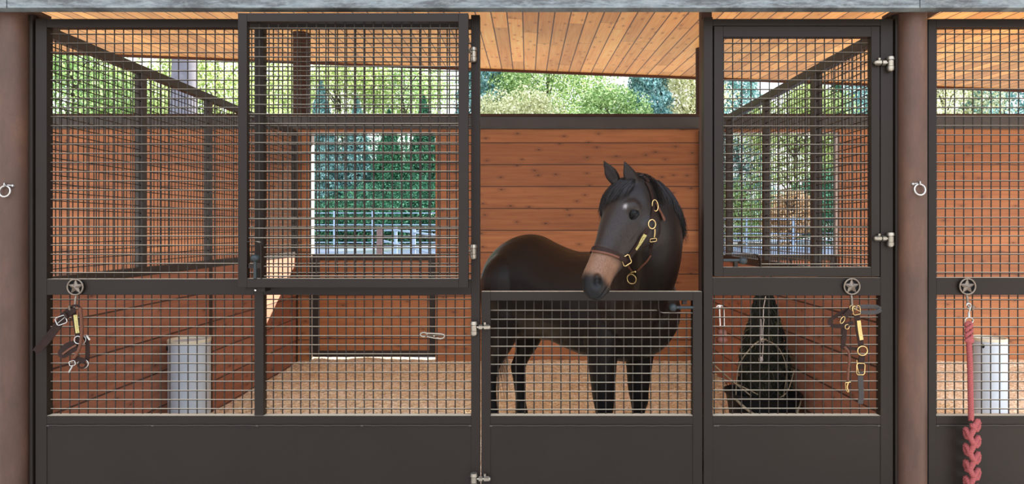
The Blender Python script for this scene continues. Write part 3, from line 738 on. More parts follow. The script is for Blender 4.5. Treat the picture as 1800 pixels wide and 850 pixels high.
m, nt, b = new_mat('horse_coat'); L = nt.links.new; a = nd(nt, 'ShaderNodeAttribute', attribute_name='coat'); pos = nd(nt, 'ShaderNodeNewGeometry').outputs['Position']
nz = noise(nt, mapping(nt, pos, (60,60,14)), 4, 4, .6)
L(mixc(nt, 1., a.outputs['Color'], ramp(nt, nz, [(.3, .7), (.7, 1.35)]), 'MULTIPLY'), b.inputs['Base Color'])
b.inputs['Roughness'].default_value = .36; b.inputs['Specular IOR Level'].default_value = .10
b.inputs['Sheen Weight'].default_value = .0; b.inputs['Sheen Roughness'].default_value = .4; b.inputs['Sheen Tint'].default_value = (.75,.78,.9,1)
bump(nt, b, nz, .12, .004); me.materials.clear(); me.materials.append(m)
me.polygons.foreach_set('use_smooth', [True]*len(me.polygons)); me.update(); me.name = 'body'
o = bpy.data.objects.new('body', me); C.objects.link(o); o.parent = HOR; OFF[o.name] = Vector(HOR.location)
for sgn in (1, -1):
    mb = MB(); e, nn = EYE_P[sgn]; mb.ball(e - nn*.016, .0275, n=20, m=14); ey = mb.build('eye', M['eye'], HOR, smooth=90)
    # lids
    tx_ = (HA - nn*HA.dot(nn)).normalized(); ty_ = nn.cross(tx_)
    for s2 in (1, -1):
        mb = MB(); mb.tube([e + nn*(.003-.012*abs(c_)**2) + tx_*c_*.034 + ty_*s2*.0175*(1-c_*c_) for c_ in np.linspace(-1,1,11)], [.0035+.003*(1-abs(c_)) for c_ in np.linspace(-1,1,11)], 8)
        mb.build('eyelid', m, HOR, smooth=90)
# ------------------------------------------------------------------ hair
def hair(mb, root, pts_dirs, r0=.0016):
    p = Vector(root); out = [p.copy()]
    for d in pts_dirs: p = p + Vector(d); out.append(p.copy())
    k = len(out); mb.tube(out, [r0*(1-.75*i/(k-1)) for i in range(k)], 4)
def lock(mb, guide, n, spread, r0=.0018, jit=.004):
    """guide: list of points; n strands around it fanning by spread"""
    for i in range(n):
        o_ = Vector((random.gauss(0,1), random.gauss(0,1), random.gauss(0,1)))*spread; k = len(guide); ph = random.uniform(0, 6)
        cut = random.uniform(.75, 1.0); pts = []
        for j, g in enumerate(guide):
            t = j/(k-1)
            pts.append(g + o_*(.35+.65*t) + Vector((math.sin(ph+t*4), math.cos(ph*1.3+t*3), 0))*jit*t)
        pts = pts[:max(3, int(k*cut))]
        mb.tube(pts, [r0*(1-.7*q/(len(pts)-1)) for q in range(len(pts))], 4)
# forelock: from between the ears over the forehead, towards the far side of the face
mb = MB()
for i in range(26):
    f = i/25; th0 = -20 + 55*f; thE = -62 + 72*f + random.uniform(-6,6); uE = .34 - .12*f + random.uniform(-.03,.05)
    g = catmull([hsurf(.0, th0*.6, .008), hsurf(.06, th0*.7+thE*.15, .020), hsurf(uE*.55, th0*.4+thE*.6, .022), hsurf(uE, thE, .012)], 5)
    lock(mb, g, 24, .0065, .0017)
mb.build('forelock', M['hair'], HOR, smooth=90)
# mane: falls from the crest on the near side
mb = MB()
crest = []
for k in range(len(NECK)):
    c, d, a_, w_ = NECK[k]; t = (NECK[min(k+1,len(NECK)-1)][0]-NECK[max(k-1,0)][0]).normalized(); d = (d - t*d.dot(t)).normalized(); crest.append((c + d*(a_-.012), d, t))
for i in range(74):
    f = i/73; q = 11 + f*(len(crest)-1-11); j = min(int(q), len(crest)-2); fr = q-j
    c = crest[j][0].lerp(crest[j+1][0], fr); d = crest[j][1].lerp(crest[j+1][1], fr); c0, cw = NECK[j][0].lerp(NECK[j+1][0], fr), NECK[j][3]
    side = Vector((.93,-.36,0)); ln = .10 + .03*math.sin(i*.9) 
    g = catmull([c - d*.01, c + side*.035 + d*.018, c + side*.085 - UP*.05, c + side*.105 - UP*(.05+ln*.5), c + side*.105 - UP*(.04+ln)], 5)
    lock(mb, g, 15, .011, .0018, .006)
# top tuft behind the ears
for i in range(14):
    f = i/13; r0_ = hsurf(-.05, -10+60*f, .0); g = catmull([r0_, r0_ + Vector((.035,.02,.006)), r0_ + Vector((.085,.03,-.05)), r0_ + Vector((.125,.02,-.15-.03*f))], 5); lock(mb, g, 16, .009, .0018, .006)
mb.build('mane', M['hair'], HOR, smooth=90)
# tail
mb = MB(); tb = lp(-.80, .04, 1.36)
for i in range(60):
    ox, oy = random.gauss(0,.030), random.gauss(0,.030); ln = random.uniform(.75, 1.15)
    g = catmull([tb, tb - hf*.06 + Vector((ox*.3,oy*.3,-.10)), tb - hf*.07 + Vector((ox*.8,oy*.8,-.40)), tb - hf*.04 + Vector((ox*1.2+.02,oy*1.2,-.40-ln*.35)), tb - hf*.02 + Vector((ox*1.7+.04,oy*1.5,-.30-ln*.72))], 6)
    lock(mb, g, 9, .010, .0022, .016)
mb.build('tail', M['tailhair'], HOR, smooth=90)

# ------------------------------------------------------------------ halter worn by the horse
HH = thing('leather_halter', 'brown leather halter with brass rings and name plate worn by the horse', 'halter', hsurf(.6, 90))
from mathutils.bvhtree import BVHTree
BV = BVHTree.FromPolygons([Vector(v) for v in co.tolist()], [tuple(p.vertices) for p in me.polygons])
def hs2(u, th, off):
    c = HP + HA*(u*HLEN) + HD*hq(min(u,1))[2]; o_ = hsurf(u, th, .10); d_ = (c-o_).normalized(); h_ = BV.ray_cast(o_, d_, .25)
    return (h_[0] - d_*off) if h_[0] is not None else hsurf(u, th, off)
def hstrap(name, keys, w_, mat, t=.004, off=.008, closed=False, parent=None, n=6):
    ks = densify(keys, n)[: -1 if closed else None]
    pts = [hs2(k[0], k[1], off*.55) for k in ks]; nr = [hnorm(k[0], k[1]) for k in ks]; m_ = len(pts)
    for _ in range(3):
        pts = [(pts[i-1]+pts[i]*2+pts[(i+1)%m_])/4 if closed or 0 < i < m_-1 else pts[i] for i in range(m_)]
        nr = [(nr[i-1]+nr[i]*2+nr[(i+1)%m_]).normalized() if closed or 0 < i < m_-1 else nr[i] for i in range(m_)]
    mb = MB(); mb.ribbon(pts, nr, w_, t, closed); return mb.build(name, M[mat], parent or HH, smooth=40)
NBU = .66
nb = hstrap('noseband', [(NBU+.035*math.cos(math.radians(a)) , a) for a in range(0, 361, 20)], .027, 'leather', .005, .013, True, n=3)
JA, JB = (.545, 98), (.19, 92)      # lower and upper ring on the left cheek (u, theta)

CAMP = Vector((0, -CAM_D, EYE))
def hit(px, py):
    t_ = (P(px, py) - CAMP).normalized(); h_ = BV.ray_cast(CAMP, t_, 8.)
    if h_[0] is None: return P(px, py, -.15), Vector((0,-1,0))
    # averaged normal for a smooth lie of the strap
    n_ = Vector((0,0,0))
    for dx_, dy_ in ((0,0),(6,0),(-6,0),(0,6),(0,-6)):
        q_ = BV.ray_cast(CAMP, (P(px+dx_, py+dy_)-CAMP).normalized(), 8.)
        if q_[0] is not None: n_ += q_[1]
    return h_[0], n_.normalized()
def pstrap(name, pts, w_, mat, t=.004, off=.004, parent=None, tubeR=None):
    p2 = catmull([Vector((a_, b_, 0)) for a_, b_ in pts], 6); hs = [hit(p_.x, p_.y) for p_ in p2]; mb = MB()
    P3 = [h_ + n_*off for h_, n_ in hs]
    for _ in range(2): P3 = [P3[0]] + [(P3[i-1]+P3[i]*2+P3[i+1])/4 for i in range(1, len(P3)-1)] + [P3[-1]]
    if tubeR: mb.tube(P3, tubeR, 8)
    else: mb.ribbon(P3, [n_ for _, n_ in hs], w_, t)
    return mb.build(name, M[mat], parent or HH, smooth=40)
def pring(name, px, py, rx, ry, mat, off=.010, rr=.003, rot=0., square=False, parent=None):
    h_, n_ = hit(px, py); n_ = (n_ + Vector((0,-1.2,0))).normalized(); u_ = Vector((1,0,0)); u_ = (u_-n_*u_.dot(n_)).normalized(); v_ = u_.cross(n_)
    if v_.z < 0: v_ = -v_
    s_ = (1 + h_.y/CAM_D)/S; c_ = h_ + n_*off
    pl = [(x_*rx, y_*ry) for x_, y_ in ((-1,-.75),(-.75,-1),(.75,-1),(1,-.75),(1,.75),(.75,1),(-.75,1),(-1,.75))] if square else [(math.cos(2*PI*i/28)*rx, math.sin(2*PI*i/28)*ry) for i in range(28)]
    mb = MB(); mb.tube([c_ + u_*(x_*math.cos(rot)-y_*math.sin(rot))*s_ + v_*(x_*math.sin(rot)+y_*math.cos(rot))*s_ for x_, y_ in pl], rr, 8, closed=True)
    return mb.build(name, M[mat], parent or HH, smooth=60)
ck = pstrap('cheek_strap', [(1103,452),(1114,437),(1126,420),(1139,402)], .025, 'leather', off=.005)
pl = pstrap('name_plate', [(1115.5,437.5),(1125,424),(1134,411)], .019, 'plate', .0016, .0095, ck)
mb = MB()
for i in range(7):
    x_, y_ = 1119+i*1.8, 432.5-i*2.6; s2 = 2 if i % 2 else -1.2; h1, n1 = hit(x_+s2*.8, y_+s2*.5); h2, n2 = hit(x_+1.8-s2*.8, y_-2.6-s2*.5); mb.tube([h1+n1*.0108, h2+n2*.0108], .0007, 4)
mb.build('engraving', M['engrave'], pl)
pring('square_ring', 1099.5, 456.5, 8, 8.5, 'brass', .010, .0032, .45, True)
pring('cheek_ring', 1145, 394, 6.5, 8, 'brass', .010, .0032)
pstrap('crown_strap', [(1146,387),(1147,374),(1147,360),(1145,346),(1141,332),(1135,320)], .022, 'leather', off=.006)
hstrap('crown_strap', [(-.04,62),(-.08,36),(-.09,0),(-.09,-30),(-.06,-60),(.0,-78),(.10,-86),(.235,-88),(.40,-92),(.635,-96)], .022, 'leather', .005, .018)
pring('crown_buckle', 1149, 361.5, 6, 10, 'brass', .014, .0028, .1)
pstrap('crown_strap_end', [(1150,356),(1154,366),(1160,377),(1165,387)], .018, 'leather_brown', off=.012)
pstrap('snap_strap', [(1149,402),(1149,409),(1148,415)], .008, 'brass', off=.010, tubeR=.0034)
pring('throat_bar', 1147, 420.5, 6, 3, 'brass', .010, .0022, .05, True)
pstrap('throat_strap', [(1146,424),(1144,434),(1143,446)], .016, 'leather', off=.006)
pstrap('jaw_strap', [(1144,447),(1138,457),(1130,466),(1123,474)], .012, 'leather_brown', off=.007, tubeR=.0052)
pstrap('chin_strap', [(1104,464),(1109,471),(1114,478)], .020, 'leather_brown', off=.006)
hstrap('chin_strap', [(.66,130),(.64,150),(.635,180),(.64,-150),(.66,-130),(.67,-104)], .020, 'leather', .005, .015)
hstrap('throat_strap', [(.385,-122),(.30,-108),(.20,-90)], .011, 'leather', .005, .014)
pring('lead_ring', 1114, 488, 8.5, 8.5, 'brass', .030, .0036)
pstrap('ring_clip', [(1111,482),(1116,477),(1122,474)], .010, 'brass', off=.022, tubeR=.0048)
pstrap('noseband_stitching', [(1042,442),(1056,444),(1072,447),(1086,452)], .010, 'leather_brown', t=.002, off=.0100, parent=nb)
# ================================================================== TACK ON THE FRONT
def strap(parent, name, pts, wpx, mat, Y=-.035, ys=None, t=.0042, n=6, tilt=None):
    p3 = catmull([P(a, b_, (ys[i] if ys else Y)) for i, (a, b_) in enumerate(pts)], n)
    mb = MB(); mb.ribbon(p3, tilt or (0, -1, .05), wpx/320, t); return mb.build(name, M[mat], parent, smooth=40)
def ring_px(parent, name, px, py, rx, ry, mat, Y=-.04, th=.0026, rot=0., square=False):
    mb = MB(); pts = []; c = P(px, py, Y)
    if square:
        cs = [(-1,-.7),(-.7,-1),(.7,-1),(1,-.7),(1,.7),(.7,1),(-.7,1),(-1,.7)]
        pl = [(a*rx, b_*ry) for a, b_ in cs]
    else: pl = [(math.cos(2*PI*i/28)*rx, math.sin(2*PI*i/28)*ry) for i in range(28)]
    for a, b_ in pl: pts.append(c + Vector(((a*math.cos(rot)-b_*math.sin(rot))/320, .003*a/max(rx,1), (a*math.sin(rot)+b_*math.cos(rot))/320)))
    mb.tube(pts, th, 8, closed=True); return mb.build(name, M[mat], parent, smooth=60)
def tubepx(parent, name, pts, rad, mat, Y=-.035, ys=None, n=6, k=8):
    mb = MB(); mb.tube(catmull([P(a, b_, (ys[i] if ys else Y)) for i, (a, b_) in enumerate(pts)], n), rad, k)
    return mb.build(name, M[mat], parent, smooth=60)
# left halter
H1 = thing('leather_halter', 'worn brown leather halter with silver buckle hanging at the far left', 'halter', P(133, 540, -.05))
strap(H1, 'crown_strap', [(128,541),(113,552),(98,573),(80,595),(66,611),(62,617)], 9, 'leather', ys=[-.055,-.05,-.045,-.045,-.05,-.055])
strap(H1, 'crown_strap', [(62,617),(72,612),(88,594),(104,572),(116,556),(132,543)], 9, 'leather', ys=[-.055,-.062,-.066,-.066,-.062,-.058])
ring_px(H1, 'buckle', 107.5, 562.5, 8.5, 7, 'silver', -.072, .0028, .35, True)
mb = MB(); mb.cyl(P(100,569,-.075), P(114,557,-.075), .0018, n=6); mb.build('buckle_tongue', M['silver'], H1)
strap(H1, 'keeper', [(112,548),(118,558)], 4, 'leather', -.074)
tubepx(H1, 'hanging_loop', [(122,541),(128,537),(137,537),(142,543)], .006, 'leather', -.06)
strap(H1, 'cheek_strap', [(129,545),(131,560),(135,580),(138,600)], 8, 'leather', -.052)
m_ = strap(H1, 'name_plate', [(132.5,553),(133.5,562),(136.5,585)], 6.5, 'plate', -.058, t=.002)
mb = MB(); mb.ball(P(132.8,555,-.060), .0018, n=6, m=5); mb.ball(P(136.3,583,-.060), .0018, n=6, m=5)
for i in range(5): mb.cyl(P(134+i*.35-1,564+i*3,-.0595), P(136+i*.35-.4,565+i*3,-.0595), .0006, n=4)
mb.build('engraving', M['engrave'], m_)
tubepx(H1, 'throat_strap', [(141,540),(143,558),(144,582),(142,602),(137,618),(130,629)], .0085, 'leather_brown', -.066)
strap(H1, 'noseband', [(138,603),(126,604),(114,610),(107,620),(112,624),(124,616),(136,609)], 10, 'leather', ys=[-.05,-.052,-.055,-.06,-.066,-.068,-.066])
strap(H1, 'noseband', [(110,622),(122,613),(134,606)], 3, 'leather_brown', -.072)
ring_px(H1, 'ring', 137, 597, 5.5, 6.5, 'silver', -.06, .0028, .3); ring_px(H1, 'ring', 146, 597, 4, 6, 'silver', -.055, .0024, -.2)
strap(H1, 'buckle_bar', [(151,588),(158,597)], 3, 'silver', -.05, t=.003)
strap(H1, 'chin_strap', [(148,590),(153,600),(154,618),(153,634)], 7, 'leather', -.045)
strap(H1, 'chin_strap', [(130,628),(140,631),(150,634)], 8, 'leather', -.06)
ring_px(H1, 'ring', 146, 639, 8.5, 7.5, 'silver', -.05, .003)
ring_px(H1, 'dark_ring', 144, 641, 6, 5, 'leather', -.055, .005)
ring_px(H1, 'square_ring', 127, 638, 4.5, 4, 'silver', -.062, .0024, .2, True)
tubepx(H1, 'snap', [(128,641),(125,647),(121,654)], .0045, 'silver', -.064)
# right halter
H2 = thing('leather_halter', 'dark leather halter with brass fittings and name plate hanging under the mesh window', 'halter', P(1500, 540, -.05))
ring_px(H2, 'buckle', 1505.5, 545, 7, 7.5, 'brass', -.062, .0028, .15, True); tubepx(H2, 'buckle_tongue', [(1498,540),(1512,547)], .0018, 'brass', -.064)
ring_px(H2, 'hook_ring', 1498, 540.5, 4.5, 4.5, 'brass', -.052, .0024)
strap(H2, 'crown_strap', [(1510,539),(1525,538),(1540,539),(1548,543)], 7, 'leather_grey', ys=[-.056,-.052,-.05,-.055])
strap(H2, 'crown_strap', [(1548,543),(1543,547),(1530,549),(1513,548)], 7, 'leather_grey', ys=[-.055,-.064,-.066,-.062])
strap(H2, 'noseband', [(1498,541),(1480,549),(1466,557),(1458,564),(1460,571)], 6, 'leather', ys=[-.055,-.05,-.048,-.05,-.055])
strap(H2, 'noseband', [(1460,571),(1470,573),(1484,571),(1500,566)], 7, 'leather', ys=[-.055,-.064,-.066,-.06])
strap(H2, 'nose_strap', [(1496,545),(1486,555),(1479,566)], 9, 'leather', -.066)
ring_px(H2, 'ring', 1481, 562, 3.5, 6.5, 'brass', -.07, .0024, -.5); ring_px(H2, 'ring', 1489, 574, 4, 4, 'brass', -.066, .0022)
strap(H2, 'cheek_strap', [(1506,551),(1508,572),(1511,592),(1514,609)], 9.5, 'leather', -.055)
m_ = strap(H2, 'name_plate', [(1509.5,563),(1511.5,580),(1514.5,597)], 6.5, 'brass', -.060, t=.002)
mb = MB()
for i in range(6): mb.cyl(P(1510.5+i*.4,570+i*3.6,-.0625), P(1512.5+i*.4,571.4+i*3.6,-.0625), .0006, n=4)
mb.build('engraving', M['engrave'], m_)
ring_px(H2, 'ring', 1516, 616, 9, 8, 'brass', -.06, .0036)
strap(H2, 'cheek_strap', [(1485,572),(1484,590),(1482,606),(1486,612)], 8, 'leather', -.058)
strap(H2, 'cross_strap', [(1478,607),(1490,611),(1508,613)], 6, 'leather', -.054)
tubepx(H2, 'throat_strap', [(1484,609),(1491,617),(1493,632),(1491,652),(1490,669)], .0068, 'leather_brown', -.062)
tubepx(H2, 'snap', [(1486,672),(1495,671)], .0035, 'brass', -.064); tubepx(H2, 'snap', [(1491,672),(1489,680),(1492,688)], .004, 'brass', -.064); tubepx(H2, 'snap', [(1486,672),(1487,684),(1491,689)], .002, 'brass', -.064)
strap(H2, 'chin_strap', [(1515,624),(1514,636),(1512,648)], 10, 'leather', -.056)
ring_px(H2, 'buckle', 1513, 648, 7.5, 10, 'brass', -.062, .0032, -.06, True); tubepx(H2, 'buckle_tongue', [(1506,632),(1507,645),(1510,656)], .0024, 'brass', -.066)
strap(H2, 'tail_strap', [(1512,652),(1513,675),(1514,695),(1512,709)], 9, 'leather_grey', -.058)

# red lead rope
R1 = thing('lead_rope', 'faded red lead rope with silver snap, knotted into a chain at its lower end', 'rope', P(1704, 540, -.06))
tubepx(R1, 'snap', [(1699,537),(1700,533.5),(1704,533),(1707,537),(1705,543),(1703,550)], .0036, 'silver', -.055)
tubepx(R1, 'snap_gate', [(1700,541),(1706,543),(1702,538)], .0022, 'silver', -.058)
mb = MB(); mb.cyl(P(1703,549,-.055), P(1703,558,-.055), .006, .007, 12); mb.build('snap_swivel', M['silver'], R1, smooth=50)
ring_px(R1, 'snap_ring', 1703.5, 563, 7.5, 5.5, 'silver', -.055, .0028)
def twisted(mb, path, R, strands=3, pitch=.035, r=None, n=6):
    r = r or R*.53; L = [0]
    for i in range(1, len(path)): L.append(L[-1] + (path[i]-path[i-1]).length)
    ref = Vector((1,0,0)); fr = []
    for i, p in enumerate(path):
        t = (path[min(i+1,len(path)-1)]-path[max(i-1,0)]).normalized(); ref = (ref - t*ref.dot(t))
        if ref.length < 1e-5: ref = t.orthogonal()
        ref = ref.normalized(); fr.append((ref.copy(), t.cross(ref)))
    for s in range(strands):
        mb.tube([path[i] + (fr[i][0]*math.cos(L[i]/pitch*2*PI+s*2*PI/strands) + fr[i][1]*math.sin(L[i]/pitch*2*PI+s*2*PI/strands))*R*.5 for i in range(len(path))], r, n)
def dense(path, step=.004):
    out = [path[0]]
    for a, b_ in zip(path, path[1:]):
        k = max(1, int((b_-a).length/step))
        for i in range(1, k+1): out.append(a.lerp(b_, i/k))
    return out
mb = MB(); twisted(mb, dense(catmull([P(1703,598,-.055), P(1705,640,-.052), P(1706,690,-.052), P(1707,738,-.055)], 8)), .0150)
mb.build('rope_body', M['rope'], R1, smooth=60)
mb = MB()   # braided eye splice
for s, ph in ((0, 0), (1, PI)):
    pts = [P(1703 + 5.0*math.sin(i/22*PI*3.4+ph), 566 + i*1.5, -.055 + .008*math.cos(i/22*PI*3.4+ph)) for i in range(23)]
    twisted(mb, dense(catmull(pts, 3)), .0100, pitch=.024)
mb.ball(P(1704,598,-.055), .024, (1,.8,.8), 14, 10)
mb.build('eye_splice', M['rope'], R1, smooth=60)
mb = MB(); pts = []   # daisy chain knots
for i in range(0, 260):
    t = i / 40.
    pts.append(P(1708.5 + 11.5*math.sin(2*PI*t), 741 + t*28.5 + 11*math.sin(4*PI*t+.5), -.064 - .022*math.cos(4*PI*t) ))
twisted(mb, dense(pts, .004), .0150, pitch=.030, n=6)
mb.build('knot_chain', M['rope'], R1, smooth=60)

# ================================================================== INSIDE THE STALL, RIGHT
# hay net on the right partition
HN = thing('hay_net', 'tall dark hay net hanging on the right partition', 'hay net', (1.88, 1.62, .2))
cx, cy = 1.865, 1.60
prof = [(1.19,.02),(1.15,.05),(1.08,.075),(.95,.105),(.80,.15),(.62,.185),(.45,.20),(.30,.19),(.20,.13),(.15,.03)]
def netr(z):
    for (z0, r0), (z1, r1) in zip(prof, prof[1:]):
        if z1 <= z <= z0: return r0 + (r1-r0)*(z0-z)/(z0-z1)
    return .02
mb = MB(); rings = []
for k in range(40):
    z = 1.19 - k*(1.04/39)
    rings.append([Vector((cx + netr(z)*.93*(1+.08*math.sin(5*a+z*17))*math.cos(a), cy + netr(z)*.93*(1+.08*math.sin(4*a-z*23))*math.sin(a), z)) for a in [2*PI*j/36 for j in range(36)]][::-1])
mb.loft(rings[::1]); M['hay'] = plain('dark_hay', rgb(40, 38, 27), .9, 0, .1, .7, 90, 1., 120)
mb.build('hay_bundle', M['hay'], HN, smooth=60)
mb = MB()
for s in (1, -1):
    for j in range(14):
        a0 = 2*PI*j/14; pts = []
        for k in range(60):
            z = 1.20 - k*(1.05/59); a = a0 + s*k*.085; r = netr(z)*(1+.04*math.sin(k*2.2))+.004
            pts.append((cx+r*math.cos(a), cy+r*math.sin(a), z))
        mb.tube(pts, .0042, 5)
mb.build('netting', M['net'], HN, smooth=60)
mb = MB(); mb.tube(catmull([(cx,cy,1.17),(cx+.06,cy+.01,1.27),(XR-.04,cy+.02,1.34),(XR-.03,cy+.02,1.40)], 6), .007, 8); mb.build('draw_cord', M['net'], HN, smooth=60)
mb = MB()
for i in range(260):
    z = random.uniform(.22, 1.05); a = random.uniform(0, 2*PI); r = netr(z)*.95
    p = Vector((cx+r*math.cos(a), cy+r*math.sin(a), z)); d = Vector((math.cos(a), math.sin(a), random.uniform(-1.2,.4)))*random.uniform(.02,.07)
    mb.tube([p, p+d*.6, p+d+Vector((0,0,-.01))], [.0018,.0015,.0006], 4)
M['hay_stalk'] = plain('hay_stalk', rgb(104,100,66), .8, 0, .2, .4, 60)
st = mb.build('hay_stalks', M['hay_stalk'], HN); st['kind'] = 'stuff'
mb = MB()   # knotted cream string hanging on the net
for dx in (-.012, .012): mb.tube(catmull([(1.78+dx,1.40,.96),(1.775+dx*.5,1.395,.86),(1.77+dx,1.39,.76),(1.768+dx*.6,1.39,.66)], 5), .0045, 6)
mb.tube([(1.786,1.40,.96),(1.80,1.43,1.05),(1.84,1.5,1.12)], .0035, 6)
mb.ball((1.775,1.39,.80), .016); mb.ball((1.765,1.39,.655), .018, (1,.8,1.2))
t = mb.build('twine', M['rope_cream'], loc=(1.78,1.40,.66), smooth=60); tag(t, 'knotted cream twine hanging down the front of the hay net', 'twine')
# corner feed tub
T = thing('feed_tub', 'black rubber feed tub on the floor under the hay net', 'tub', (1.77, 1.42, .02))
def sq_ring(cx, cy, hx, hy, z, n=40, e=3.2):
    return [Vector((cx+hx*math.copysign(abs(math.cos(a))**(2/e), math.cos(a)), cy+hy*math.copysign(abs(math.sin(a))**(2/e), math.sin(a)), z)) for a in [2*PI*j/n for j in range(n)]]
tx, ty = 1.765, 1.36
mb = MB(); seq = [(.19,.03),(.225,.20),(.245,.34),(.255,.39),(.262,.40),(.262,.42),(.242,.42),(.235,.36),(.21,.12),(.0,.10)]
mb.loft([sq_ring(tx, ty, max(h_,.002), max(h_*.80,.002), z) for h_, z in seq], cap=False); mb.build('bowl', M['rubber'], T, smooth=40)
mb = MB(); mb.tube(catmull([(tx-.25,ty-.1,.41),(tx-.18,ty-.20,.34),(tx-.02,ty-.24,.24),(tx+.13,ty-.22,.22),(tx+.25,ty-.10,.40)], 6), .010, 8); mb.build('rope_handle', M['twig'], T, smooth=60)
mb = MB(); mb.tube(sq_ring(tx, ty, .262, .21, .415), .014, 8, closed=True); mb.build('rolled_rim', M['rubber'], T, smooth=60)
# twigs sticking out above the tub
tw = thing('twig_bundle', 'bent dry twigs poking out of the feed tub', 'twigs', (tx, ty, .3))
mb = MB()
mb.tube(catmull([(tx-.20,ty,.38),(tx-.18,ty-.02,.62),(tx-.08,ty-.05,.78),(tx+.02,ty-.03,.82)], 6), .005, 6)
mb.tube(catmull([(tx+.16,ty,.38),(tx+.17,ty-.03,.60),(tx+.10,ty-.05,.76),(tx-.0,ty-.03,.82)], 6), .004, 6)
mb.tube(catmull([(tx-.36,ty+.05,.62),(tx-.25,ty,.52),(tx-.10,ty-.05,.40)], 6), .006, 6)
mb.tube(catmull([(tx-.33,ty+.05,.52),(tx-.20,ty,.48),(tx-.05,ty-.05,.41)], 6), .005, 6)
mb.tube(catmull([(tx+.02,ty-.12,.38),(tx+.12,ty-.16,.45),(tx+.20,ty-.1,.60)], 6), .004, 6)
mb.build('twig', M['twig'], tw, smooth=60)
# treat on a cord, tied to the front mesh
T = thing('treat_on_cord', 'reddish treat hanging on a white cord behind the mesh, below the small window', 'treat', (X(1268,.09), .09, Z(600,.09)))
mb = MB(); mb.tube(catmull([P(1265,538,.05), P(1265,550,.07), P(1266,574,.09)], 4), .004, 8); mb.tube(catmull([P(1259,539,.05), P(1265,536,.05), P(1272,542,.06), P(1273,574,.09)], 4), .003, 8); mb.ball(P(1265,538,.05), .008)
mb.build('cord', M['rope_cream'], T, smooth=60)
mb = MB(); mb.ball(P(1266,583,.10), .020, (1,.8,.9)); mb.ball(P(1269,597,.10), .028, (1.2,.8,.8)); mb.ball(P(1274,585,.10), .012, (1,.8,1.6))
mb.build('lick', M['treat'], T, smooth=60)

# ================================================================== OUTSIDE
def quads(Cn, U, V):
    n = len(Cn); vs = np.empty((n, 4, 3)); vs[:,0] = Cn - U; vs[:,1] = Cn + V; vs[:,2] = Cn + U; vs[:,3] = Cn - V
    me = bpy.data.meshes.new('crown'); me.vertices.add(4*n); me.vertices.foreach_set('co', vs.ravel())
    me.loops.add(4*n); me.loops.foreach_set('vertex_index', np.arange(4*n)); me.polygons.add(n)
    me.polygons.foreach_set('loop_start', np.arange(0, 4*n, 4)); me.update(calc_edges=True); return me
def rand_dirs(n):
    d = rng.normal(size=(n, 3)); return d / np.linalg.norm(d, axis=1)[:, None]
def leafset(Cn, size, droop=0.):
    n = len(Cn); u = rand_dirs(n); u[:,2] -= droop; u /= np.linalg.norm(u, axis=1)[:, None]
    w = rand_dirs(n); v = np.cross(u, w); v /= np.linalg.norm(v, axis=1)[:, None] + 1e-9
    s = size * rng.uniform(.6, 1.3, n)[:, None]
    return quads(Cn, u*s*.5, v*s*.27)
def broad_crown(W, H, n, size, blobs=46, fill=.75):
    bd = rand_dirs(blobs) * (rng.uniform(.25, 1, blobs) ** .5)[:, None] * np.array([W/2, W/2, H/2]) * .82
    br = rng.uniform(.13, .24, blobs) * W
    k = rng.integers(0, blobs, n); d = rand_dirs(n) * (rng.uniform(fill**3, 1, n) ** (1/3))[:, None]
    return leafset(bd[k] + d * br[k][:, None] * np.array([1,1,.8]), size, .3)
def conifer_crown(W, H, n, size):
    t = rng.uniform(0, 1, n) ** 1.35; a = rng.uniform(0, 2*PI, n)
    layer = .80 + .20*np.sin(t*H*4.2 + 2*np.sin(a*3)); rr = (1-t) ** .8 * W/2 * layer * rng.uniform(.55, 1.02, n) ** .6
    Cn = np.stack([rr*np.cos(a), rr*np.sin(a), (t-.5)*H - rr*.25], -1)
    return leafset(Cn, size, .8)
def tree(name, label, px, Y, W, z0, z1, mat, kind='broad', n=8000, size=.26, trunk=.16, lean=0., fill=.6, blobs=46, bark='bark_dark', group=None):
    n = int(n*1.7); size *= .76
    x = X(px, Y); g = zg(Y); T = thing(name, label, 'tree' if 'shrub' not in name else 'shrub', (x, Y, g))
    me = (broad_crown(W, z1-z0, n, size, blobs, fill) if kind == 'broad' else conifer_crown(W, z1-z0, n, size))
    me.materials.append(M[mat]); o = bpy.data.objects.new('crown', me); C.objects.link(o); o.parent = T; o.location = (0, 0, (z0+z1)/2 - g)
    mb = MB(); top = z0 + (z1-z0)*.75; h = top
    pts = [Vector((x + lean*k/6 + .15*math.sin(k*1.7+px), Y + .1*math.sin(k*2.3), g-.1 + (h-g)*k/6)) for k in range(7)]
    mb.tube(pts, [trunk*(1-.11*k) for k in range(7)], 10)
    for k in range(9):
        a = random.uniform(0, 2*PI); zb = z0 + (z1-z0)*random.uniform(.05,.6); q = (zb-g)/(h-g)*6; i = min(5, int(max(q,0)))
        p = pts[i].lerp(pts[i+1], q-i); d = Vector((math.cos(a), math.sin(a), .7))*W*.32
        mb.tube([p, p+d*.5+Vector((0,0,.1*W)), p+d], [trunk*.4, trunk*.25, trunk*.08], 6)
    mb.build('trunk', M[bark], T, smooth=60)
    return T
